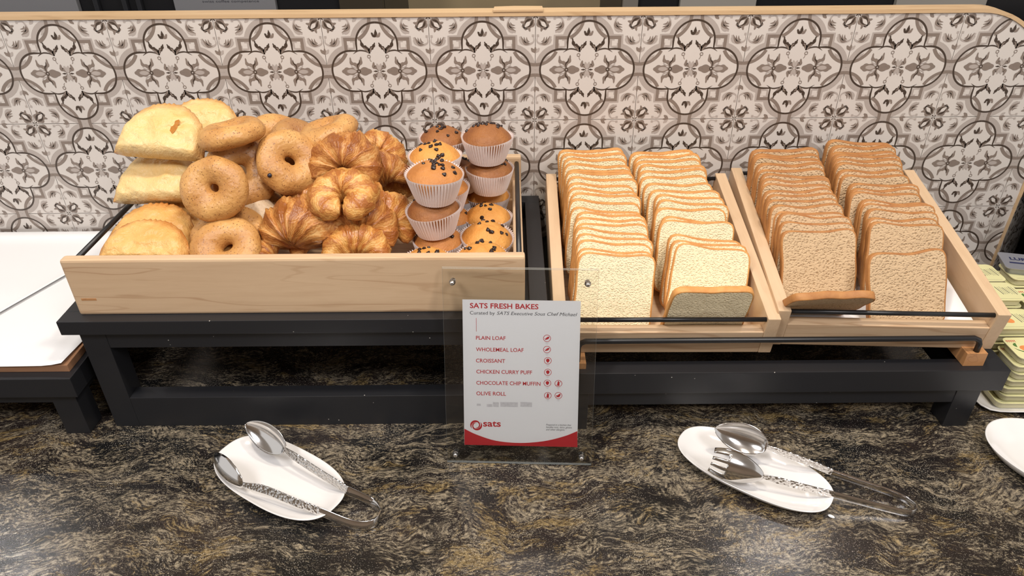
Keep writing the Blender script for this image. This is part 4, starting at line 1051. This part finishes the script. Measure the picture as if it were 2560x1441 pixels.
for s, x0, x1, yb in (('PLAIN LOAF', 1190, 1264, 849), ('WHOLEMEAL LOAF', 1190, 1309, 878), ('CROISSANT', 1190, 1263, 906), ('CHICKEN CURRY PUFF', 1191, 1330, 933.5), ('CHOCOLATE CHIP MUFFIN', 1191, 1351, 961.5), ('OLIVE ROLL', 1191, 1265, 988)):
    stext(s, x0, x1, yb, 9.3, 'red', 0.010)
stext('sats', 1208, 1252, 1066, 16.0, 'red', 0.018)
for s, yb in (('Prepared in a kitchen that', 1064), ('handles nuts, dairy, gluten,', 1070), ('and other allergens.', 1076)):
    stext(s, 1365, 1365 + (63 if 'Pre' in s else 65 if 'han' in s else 47), yb, 4.4, 'ink', 0.0, 0.28)
def sribbon(bm, pts, w_, z=ZS, mi=0):
    L = [sg(*p) for p in pts]; ribbon(bm, [(p.x, p.y) for p in L], w_, z, mi, lambda p, y: (p[0], p[1], y))
bm = bmesh.new(); sribbon(bm, [(1190.5, 795), (1191, 829)], 0.0006); obj('red_line', bm, M['red'], pap)
# swoosh at the foot
bm = bmesh.new(); top = [sg(1161 + (1443 - 1161) * k / 24, 0) for k in range(25)]
cur = spline([(1161.2, 1072), (1190, 1086), (1240, 1102), (1300, 1107.5), (1360, 1103), (1410, 1091), (1443.4, 1078)], 5)
A = [bm.verts.new((*sg(*p).xy, ZS)) for p in cur]; Bm = [bm.verts.new((*sg(p[0], 1112 + (p[0] - 1161) * 6 / 282).xy, ZS)) for p in cur]
for k in range(len(A) - 1): bm.faces.new((A[k], Bm[k], Bm[k + 1], A[k + 1]))
obj('red_swoosh', bm, M['red'], pap)
# logo ring
bm = bmesh.new(); c0 = sg(1190.5, 1063.5)
for a0 in (20, 200):
    pts = [(c0.x + (0.0066 + 0.0026 * k / 20) * math.cos(math.radians(a0 + 200 * k / 20)), c0.y + (0.0066 + 0.0026 * k / 20) * math.sin(math.radians(a0 + 200 * k / 20))) for k in range(21)]
    ribbon(bm, pts, taper(21, 0.0036), ZS, 0, lambda p, y: (p[0], p[1], y))
    pts = [(c0.x + (0.0045 + 0.002 * k / 20) * math.cos(math.radians(a0 + 60 + 180 * k / 20)), c0.y + (0.0045 + 0.002 * k / 20) * math.sin(math.radians(a0 + 60 + 180 * k / 20))) for k in range(21)]
    ribbon(bm, pts, taper(21, 0.0020), ZS, 0, lambda p, y: (p[0], p[1], y))
obj('logo_ring', bm, M['red'], pap)
# diet icons
def icon(px, py, kind):
    bm = bmesh.new(); c = sg(px, py); R = 0.0056; idn = lambda p, y: (p[0], p[1], y); D = 0.0001
    ribbon(bm, arc(c.x, c.y, R, 0, 360, 28), 0.0008, ZS, 0, idn)
    if kind == 'leaf':
        ribbon(bm, spline([(c.x - 0.0020, c.y - 0.0016), (c.x + 0.001, c.y + 0.0004), (c.x + 0.0036, c.y + 0.0028)], 5), leafw(11, 0.0034, 1, 0, 0.8), ZS, 0, idn)
        ribbon(bm, [(c.x - 0.0036, c.y - 0.0003), (c.x - 0.0016, c.y - 0.0026), (c.x - 0.0008, c.y - 0.0006)], 0.0010, ZS + 0.00005, 0, idn)
    elif kind == 'egg':
        ribbon(bm, [(c.x, c.y + 0.0036 - 0.0070 * k / 10) for k in range(11)], [0.0056 * max(0.05, math.sin(PI * (k / 10) ** 0.75)) ** 0.75 for k in range(11)], ZS, 0, idn)
    elif kind == 'bottle':
        ribbon(bm, [(c.x, c.y + 0.0042), (c.x, c.y + 0.0030), (c.x, c.y + 0.0012), (c.x, c.y - 0.0040)], [0.0016, 0.0018, 0.0034, 0.0036], ZS, 0, idn)
        ribbon(bm, [(c.x + 0.0038, c.y + 0.0038), (c.x - 0.0038, c.y - 0.0038)], 0.0006, ZS + 0.00005, 0, idn)
    else:
        ribbon(bm, spline([(c.x - 0.0036, c.y - 0.0002), (c.x - 0.0005, c.y - 0.0014), (c.x + 0.0016, c.y + 0.0010), (c.x + 0.0028, c.y + 0.0032)], 5), leafw(16, 0.0038, 2, 0.15, 0.7), ZS, 0, idn)
        ribbon(bm, [(c.x + 0.0038, c.y + 0.0038), (c.x - 0.0038, c.y - 0.0038)], 0.0005, ZS + 0.00005, 0, idn)
    for dy, w_ in ((-0.0074, 0.0058), (-0.0094, 0.0030)):
        ribbon(bm, [(c.x - w_ / 2, c.y + dy), (c.x + w_ / 2, c.y + dy)], 0.0006, ZS, 1, idn)
    obj('diet_icon', bm, [M['red'], M['faint']], pap)
for px, py, k in ((1367.5, 846, 'leaf'), (1367.5, 874, 'leaf'), (1369.5, 902, 'egg'), (1369.5, 931, 'egg'), (1368.5, 958, 'egg'), (1396, 959, 'bottle'), (1369.5, 989, 'bottle'), (1396, 989, 'wheat')): icon(px, py, k)
bm = bmesh.new()
for x0, x1 in ((1232, 1247), (1251, 1295), (1301, 1330)): sribbon(bm, [(x0, 1011), (x1, 1012)], 0.0085)
sribbon(bm, [(1192, 1012), (1202, 1012)], 0.004); sribbon(bm, [(1217, 1014), (1231, 1014)], 0.005)
obj('erased_smudge', bm, M['faint'] if False else plain('pale_smudge', (0.60, 0.59, 0.60), 0.7, var=0.25, vs=200), pap)
for px, py in ((1132, 703), (1469, 707), (1140, 1130), (1453, 1138)):
    p = sg(px, py); bm = bmesh.new(); lathe(bm, [(0, 0.0140), (0.0022, 0.0134), (0.0036, 0.0118), (0.0040, 0.0098), (0.0036, 0.0078), (0.0048, 0.0070), (0.0050, 0.0040), (0.0042, 0.0029), (0.0020, 0.0028), (0.0020, -0.0028), (0.0042, -0.0029), (0.0040, -0.0050), (0, -0.0060)], 24)
    b = obj('cap_nut', bm, M['steel'], sign, smooth=True); b.location = (p.x, p.y, 0)

# ============================================================ plates and tongs
def plate(c, ang, a, b, label, e=2.5, h=0.020, egg=0.0):
    bm = bmesh.new(); seg = 96; prof = [(0.0, 0.0046), (0.40, 0.0046), (0.62, 0.0050), (0.76, 0.0078), (0.90, 0.0142), (0.985, h), (1.0, h + 0.0003), (1.0, h - 0.0012), (0.93, 0.0112), (0.80, 0.0050), (0.66, 0.0), (0.60, 0.0), (0.58, 0.0014), (0.0, 0.0014)]
    rings = []
    for (r, z) in prof:
        if r == 0: rings.append([bm.verts.new((0, 0, z))]); continue
        ring = []
        for k in range(seg):
            t = 2 * PI * k / seg; c_, s_ = math.cos(t), math.sin(t); rr = (abs(c_) ** e + abs(s_) ** e) ** (-1 / e)
            x = rr * c_ * a * r; y = rr * s_ * b * r * (1 + egg * c_); ring.append(bm.verts.new((x, y, z)))
        rings.append(ring)
    for p, q in zip(rings, rings[1:]):
        for k in range(seg):
            k2 = (k + 1) % seg
            if len(p) == 1: bm.faces.new((p[0], q[k], q[k2]))
            elif len(q) == 1: bm.faces.new((p[k], q[0], p[k2]))
            else: bm.faces.new((p[k], q[k], q[k2], p[k2]))
    o = obj('oval_plate', bm, M['ceramic'], smooth=True); o.location = (c[0], c[1], 0.0); o.rotation_euler = (0, 0, math.radians(ang)); tag(o, label, 'plate'); return o
plate((-0.4270, -0.5835), -32, 0.124, 0.0615, 'white oval plate under the tongs at the left of the sign', 2.6)
plate((0.3400, -0.5735), -36, 0.1255, 0.059, 'white oval plate under the spoon and fork tongs at the right', 2.5)
plate((0.8930, -0.6020), -38, 0.170, 0.090, 'large white oval plate cut by the right edge beside the jam tubs', 2.2, 0.026)

def strip(bm, pts, wds, th=0.0018, ups=None):
    """flat bar following pts; width along up vector"""
    n = len(pts); pts = [Vector(p) for p in pts]; rows = []
    for i in range(n):
        t = (pts[min(i + 1, n - 1)] - pts[max(i - 1, 0)]).normalized(); u = Vector(ups[i] if ups else (0, 0, 1)); u = (u - t * u.dot(t)).normalized(); s = t.cross(u)
        w_ = wds[i] / 2; c = pts[i]; rows.append([bm.verts.new(c + u * w_ * a + s * (th / 2) * b) for a, b in ((1, 0.5), (0.9, 1), (-0.9, 1), (-1, 0.5), (-1, -0.5), (-0.9, -1), (0.9, -1), (1, -0.5))])
    for a, b in zip(rows, rows[1:]):
        for k in range(8): bm.faces.new((a[k], a[(k + 1) % 8], b[(k + 1) % 8], b[k]))
    bm.faces.new(rows[0]); bm.faces.new(rows[-1][::-1])
def bowl(bm, base, tip, face, hw, depth, th=0.0010, tines=False):
    """spoon bowl from base to tip, opening toward face"""
    base, tip, face = Vector(base), Vector(tip), Vector(face); ax = (tip - base); L = ax.length; ax.normalize(); face = (face - ax * face.dot(ax)).normalized(); s = ax.cross(face)
    NU, NV = 24, 16
    def width(t): return hw * max(0.0, math.sin(PI * min(1, 0.02 + 0.98 * t) ** 0.85)) ** 0.62 if not tines else hw * (math.sin(PI * min(1, (0.02 + 0.75 * t))) ** 0.62)
    for layer in (0, 1):
        pass
    def P_(t, v, off):
        wv = width(t); dd = depth * math.sin(PI * min(1, max(0, t))) ** 0.7 if not tines else depth * math.sin(PI * min(1, 0.72 * t + 0.02)) ** 0.7
        prof = (1 - v * v); return base + ax * (t * L) + s * (v * wv) - face * (dd * prof) + face * (-off)
    g = {}
    for off in (0, 1):
        for i in range(NU + 1):
            for j in range(NV + 1): g[off, i, j] = bm.verts.new(P_(i / NU, j / NV * 2 - 1, off * th))
    def cut(i, j):
        if not tines: return False
        return i >= NU * 0.66 and j in (3, 4, 7, 8, 11, 12) and (i > NU * 0.70)
    quads = [(i, j) for i in range(NU) for j in range(NV) if not cut(i, j)]
    qs = set(quads)
    for (i, j) in quads:
        for off in (0, 1): bm.faces.new((g[off, i, j], g[off, i + 1, j], g[off, i + 1, j + 1], g[off, i, j + 1]))
        for (di, dj, a, b) in ((-1, 0, (i, j), (i, j + 1)), (1, 0, (i + 1, j), (i + 1, j + 1)), (0, -1, (i, j), (i + 1, j)), (0, 1, (i, j + 1), (i + 1, j + 1))):
            if (i + di, j + dj) not in qs: bm.faces.new((g[0, a[0], a[1]], g[0, b[0], b[1]], g[1, b[0], b[1]], g[1, a[0], a[1]]))
def tongs(loop_pts, armA, armB, bowlA, bowlB, label, fork, wd=0.0125, mat='hammer', lean=(0, 0, 1)):
    r = empty('serving_tongs', loop_pts[len(loop_pts) // 2]); base = Vector(r.location); tag(r, label, 'tongs')
    def sub(ps): return [Vector(p) - base for p in ps]
    for nm, arm in (('arm', armA), ('arm', armB)):
        sp = spline(arm, 8); sp = [Vector(p) for p in sp]; bm = bmesh.new(); n = len(sp)
        strip(bm, [p - base for p in sp], [wd * (1 - 0.45 * max(0, (i / (n - 1) - 0.75) / 0.25)) if i else wd for i in range(n)], ups=[lean] * n)
        obj(nm, bm, M[mat], r, smooth=False)
    bm = bmesh.new(); sp = spline(loop_pts, 8); strip(bm, [Vector(p) - base for p in sp], [wd] * len(sp), ups=[lean] * len(sp)); smooth_by_angle(obj('spring_loop', bm, M['steel'], r), 40)
    bm = bmesh.new(); b0, t0, f0, hw, dp = bowlA; bowl(bm, Vector(b0) - base, Vector(t0) - base, f0, hw, dp); obj('spoon_bowl', bm, M['steel'], r, smooth=True)
    bm = bmesh.new(); b0, t0, f0, hw, dp = bowlB; bowl(bm, Vector(b0) - base, Vector(t0) - base, f0, hw, dp, tines=fork); obj('fork_bowl' if fork else 'spoon_bowl', bm, M['steel'], r, smooth=True)
    for c in r.children:
        md = c.modifiers.new('round', 'WEIGHTED_NORMAL') if False else None
    return r
# left pair
A0 = at(868, 1226, z=0.028); B0 = at(800, 1286, z=0.022)
lp = [at(868, 1226, z=0.028), at(905, 1243, z=0.018), at(933, 1259, z=0.011), at(949, 1283, z=0.0085), at(940, 1305, z=0.0085), at(912, 1315, z=0.009), at(870, 1308, z=0.013), at(800, 1280, z=0.022)]
An = at(712, 1124, z=0.046); Bn = at(608, 1212, z=0.034)
tongs(lp, [lp[0], at(800, 1184, z=0.034), at(745, 1148, z=0.041), An], [lp[-1], at(735, 1255, z=0.028), at(665, 1226, z=0.033), Bn],
      (An, at(612, 1062, z=0.060), (-0.35, -0.75, 0.45), 0.0245, 0.010), (Bn, at(534, 1136, z=0.040), (0.50, 0.85, -0.20), 0.0225, 0.012), 'steel tongs with two spoon ends lying on the left plate', False, 0.0135, 'hammer', (0.12, 0.42, 0.90))
lp = [at(2080, 1182, z=0.030), at(2180, 1216, z=0.018), at(2245, 1240, z=0.010), at(2283, 1264, z=0.0080), at(2288, 1279, z=0.0080), at(2268, 1284, z=0.0085), at(2200, 1268, z=0.013), at(2085, 1238, z=0.024)]
An = at(1918, 1118, z=0.046); Bn = at(1908, 1192, z=0.036)
tongs(lp, [lp[0], at(2030, 1160, z=0.036), at(1970, 1138, z=0.041), An], [lp[-1], at(2020, 1222, z=0.029), at(1960, 1206, z=0.033), Bn],
      (An, at(1786, 1072, z=0.060), (-0.25, -0.80, 0.50), 0.0250, 0.011), (Bn, at(1778, 1148, z=0.050), (0.35, 0.80, -0.55), 0.0250, 0.012), 'steel tongs with a spoon and a fork end lying on the right plate', True, 0.0125, 'hammer', (0.05, 0.15, 0.97))
bm = bmesh.new(); bmesh.ops.create_icosphere(bm, subdivisions=3, radius=1)
for v in bm.verts: v.co = Vector((v.co.x * 0.0052, v.co.y * 0.0026, v.co.z * 0.0022 + 0.0022))
o = obj('sugar_crumb', bm, M['paper'], smooth=True); o.location = at(2078, 1292, z=0.002) * 1; o.location.z = 0; o.rotation_euler = (0, 0, -0.6); tag(o, 'small white crumb on the granite beside the right plate', 'crumb')

# ============================================================ jam tubs, butter, glass, tray, cup at the right
bm = bmesh.new(); c = (0.905, -0.300); seg = 64; rings = []
for (s, z) in ((0.0, 0.003), (0.86, 0.003), (0.95, 0.007), (1.0, 0.011), (1.005, 0.0095), (0.93, 0.0), (0.0, 0.0)):
    if s == 0: rings.append([bm.verts.new((0, 0, z))]); continue
    rings.append([bm.verts.new(((abs(math.cos(t)) ** 8 + abs(math.sin(t)) ** 8) ** (-1 / 8) * math.cos(t) * 0.115 * s, (abs(math.cos(t)) ** 8 + abs(math.sin(t)) ** 8) ** (-1 / 8) * math.sin(t) * 0.140 * s, z)) for t in [2 * PI * (k + 0.5) / seg for k in range(seg)]])
for p, q in zip(rings, rings[1:]):
    for k in range(seg):
        k2 = (k + 1) % seg
        if len(p) == 1: bm.faces.new((p[0], q[k], q[k2]))
        elif len(q) == 1: bm.faces.new((p[k], q[0], p[k2]))
        else: bm.faces.new((p[k], q[k], q[k2], p[k2]))
o = obj('condiment_tray', bm, M['plastic_w'], smooth=True); o.location = (c[0] + 0.003, c[1], 0.0); tag(o, 'white rectangular tray under the stacked jam tubs', 'tray')
TL, TW, TH = 0.088, 0.062, 0.0165
def rr_(w_, h_, r, n=5):
    pts = []
    for sx, sy, a0 in ((1, 1, 0), (-1, 1, 90), (-1, -1, 180), (1, -1, 270)):
        for k in range(n + 1):
            a = math.radians(a0 + 90 * k / n); pts.append((sx * (w_ / 2 - r) + r * math.cos(a), sy * (h_ / 2 - r) + r * math.sin(a)))
    return pts
def tub_meshes():
    bm = bmesh.new(); lv = [(TL - 0.014, TW - 0.014, 0.008, 0.0), (TL - 0.010, TW - 0.010, 0.010, 0.0015), (TL - 0.006, TW - 0.006, 0.010, TH - 0.002), (TL, TW, 0.011, TH - 0.0016), (TL, TW, 0.011, TH - 0.0006)]
    rg = [[bm.verts.new((x, y, z)) for x, y in rr_(a, b, r)] for a, b, r, z in lv]; n = len(rg[0])
    for p, q in zip(rg, rg[1:]):
        for k in range(n): bm.faces.new((p[k], p[(k + 1) % n], q[(k + 1) % n], q[k]))
    bm.faces.new(rg[0][::-1]); bm.faces.new(rg[-1]); bmesh.ops.recalc_face_normals(bm, faces=bm.faces[:])
    me = bpy.data.meshes.new('cup'); bm.to_mesh(me); bm.free(); me.materials.append(M['tub'])
    bm = bmesh.new(); prism(bm, rr_(TL, TW, 0.011), 'z', TH - 0.0005, TH)
    idn = lambda z: (lambda p, y: (p[0], p[1], z))
    # fruit picture, leaves, stems and rows of small print
    sp = spline([(-0.026, -0.004), (-0.018, -0.001), (-0.008, -0.006), (-0.002, -0.012)], 5); ribbon(bm, sp, leafw(len(sp), 0.017, 1, 0, 0.5), 0, 1, idn(TH + 0.00012))
    for pts, w_ in (([(-0.030, 0.003), (-0.031, 0.009), (-0.027, 0.015)], 0.006), ([(-0.036, -0.001), (-0.028, -0.009), (-0.018, -0.013)], 0.002), ([(-0.037, 0.001), (-0.031, -0.007), (-0.022, -0.010)], 0.002)):
        sp = spline(pts, 4); ribbon(bm, sp, taper(len(sp), w_), 0, 2, idn(TH + 0.00014))
    rnd = random.Random(4)
    for q in range(8):
        x = 0.008 + q * 0.0042; 
        ribbon(bm, [(x, 0.016 - rnd.random() * 0.004), (x + 0.004, -0.012 + rnd.random() * 0.006)], 0.0006 if q % 3 else 0.0014, 0, 4, idn(TH + 0.00012))
    for q in range(5):
        sp = spline([(-0.040 + 0.0035 * q, 0.020), (-0.038 + 0.0035 * q, 0.023), (-0.0385 + 0.0035 * q, 0.017)], 3); ribbon(bm, sp, 0.0010, 0, 3, idn(TH + 0.00012))
    ribbon(bm, [(-0.036, -0.0255), (0.036, -0.0255)], 0.0004, 0, 4, idn(TH + 0.00012))
    me2 = bpy.data.meshes.new('printed_lid'); bmesh.ops.recalc_face_normals(bm, faces=[f for f in bm.faces if f.material_index == 0]); bm.to_mesh(me2); bm.free()
    for m_ in ('foil', 'peach', 'leaf', 'red', 'ink'): me2.materials.append(M[m_])
    return me, me2
TUB = tub_meshes()
GT = 'jam tubs stacked on the white tray at the right'
def tub(x, y, z, yaw, label, tx=0, ty=0):
    r = empty('jam_tub', (x, y, z), (math.radians(tx), math.radians(ty), math.radians(yaw))); tag(r, label, 'jam tub', GT)
    for nm, me in (('cup', TUB[0]), ('printed_lid', TUB[1])):
        c = bpy.data.objects.new(nm, me); COL.objects.link(c); c.parent = r
random.seed(3)
stacks = [(0.868, -0.398, 7, 'front'), (0.858, -0.332, 8, 'second'), (0.856, -0.266, 9, 'third'), (0.858, -0.200, 9, 'rear'), (0.960, -0.396, 7, 'right front'), (0.958, -0.330, 7, 'right second'), (0.958, -0.264, 8, 'right third'), (0.960, -0.198, 9, 'right rear')]
for (sx_, sy_, n_, nm_) in stacks:
    for k in range(n_):
        xx = sx_ + random.uniform(-0.004, 0.004); yy = sy_ + random.uniform(-0.001, 0.001)
        pos = 'topmost tub' if k == n_ - 1 else ('lowest tub' if k == 0 else ordinal(k) + ' tub from the bottom')
        tub(xx, yy, 0.0115 * (1 if False else 1) - 0.0085 + k * (TH + 0.0004) + 0.0003, random.uniform(-2, 2), 'pale yellow jam tub in the %s stack, %s' % (nm_, pos))
# butter pack with lettering on the rear tubs
r = empty('butter_pack', (0.962, -0.190, 0.1715), (0, 0, math.radians(-14))); tag(r, 'grey foil-lidded butter pack lying on the rear jam tubs', 'butter pack')
bm = bmesh.new(); rg = [[bm.verts.new((x, y, z)) for x, y in rr_(a, b, 0.008)] for a, b, z in ((0.080, 0.048, -0.016), (0.090, 0.060, -0.002), (0.094, 0.064, -0.0015), (0.094, 0.064, 0.0))]
for p, q in zip(rg, rg[1:]):
    for k in range(len(p)): bm.faces.new((p[k], p[(k + 1) % len(p)], q[(k + 1) % len(p)], q[k]))
bm.faces.new(rg[0][::-1]); bm.faces.new(rg[-1]); obj('pack', bm, M['butterlid'], r)
t_ = txt('LURPAK', 'lettering', M['navy'], r, 0.062, 0.010, 0.03); t_.location = (-0.030, 0.004, 0.0004)
bm = bmesh.new(); ribbon(bm, [(-0.035, -0.008), (0.04, -0.008)], 0.005, 0, 0, lambda p, y: (p[0], p[1], 0.0003)); obj('navy_band', bm, M['navy'], r)
# glass cylinder
bm = bmesh.new(); R_ = 0.066; lathe(bm, [(0, 0.0), (R_ - 0.004, 0.0), (R_, 0.004), (R_, 0.235), (R_ - 0.001, 0.238), (R_ - 0.0035, 0.236), (R_ - 0.0035, 0.030), (R_ - 0.012, 0.018), (R_ - 0.030, 0.014), (0, 0.013)], 64)
o = obj('glass_vase', bm, M['glass'], smooth=True); o.location = (1.066, -0.078, 0.0); tag(o, 'tall clear glass cylinder behind the jam tubs at the right edge', 'glass')
# cup on the right plate
bm = bmesh.new(); lathe(bm, [(0, 0.0), (0.020, 0.0), (0.026, 0.008), (0.036, 0.035), (0.040, 0.062), (0.0385, 0.062), (0.034, 0.036), (0.022, 0.008), (0, 0.005)], 48)
o = obj('cup', bm, M['ceramic'], smooth=True); o.location = (0.897, -0.5650, 0.0055); tag(o, 'white cup just inside the right edge standing on the large plate', 'cup')
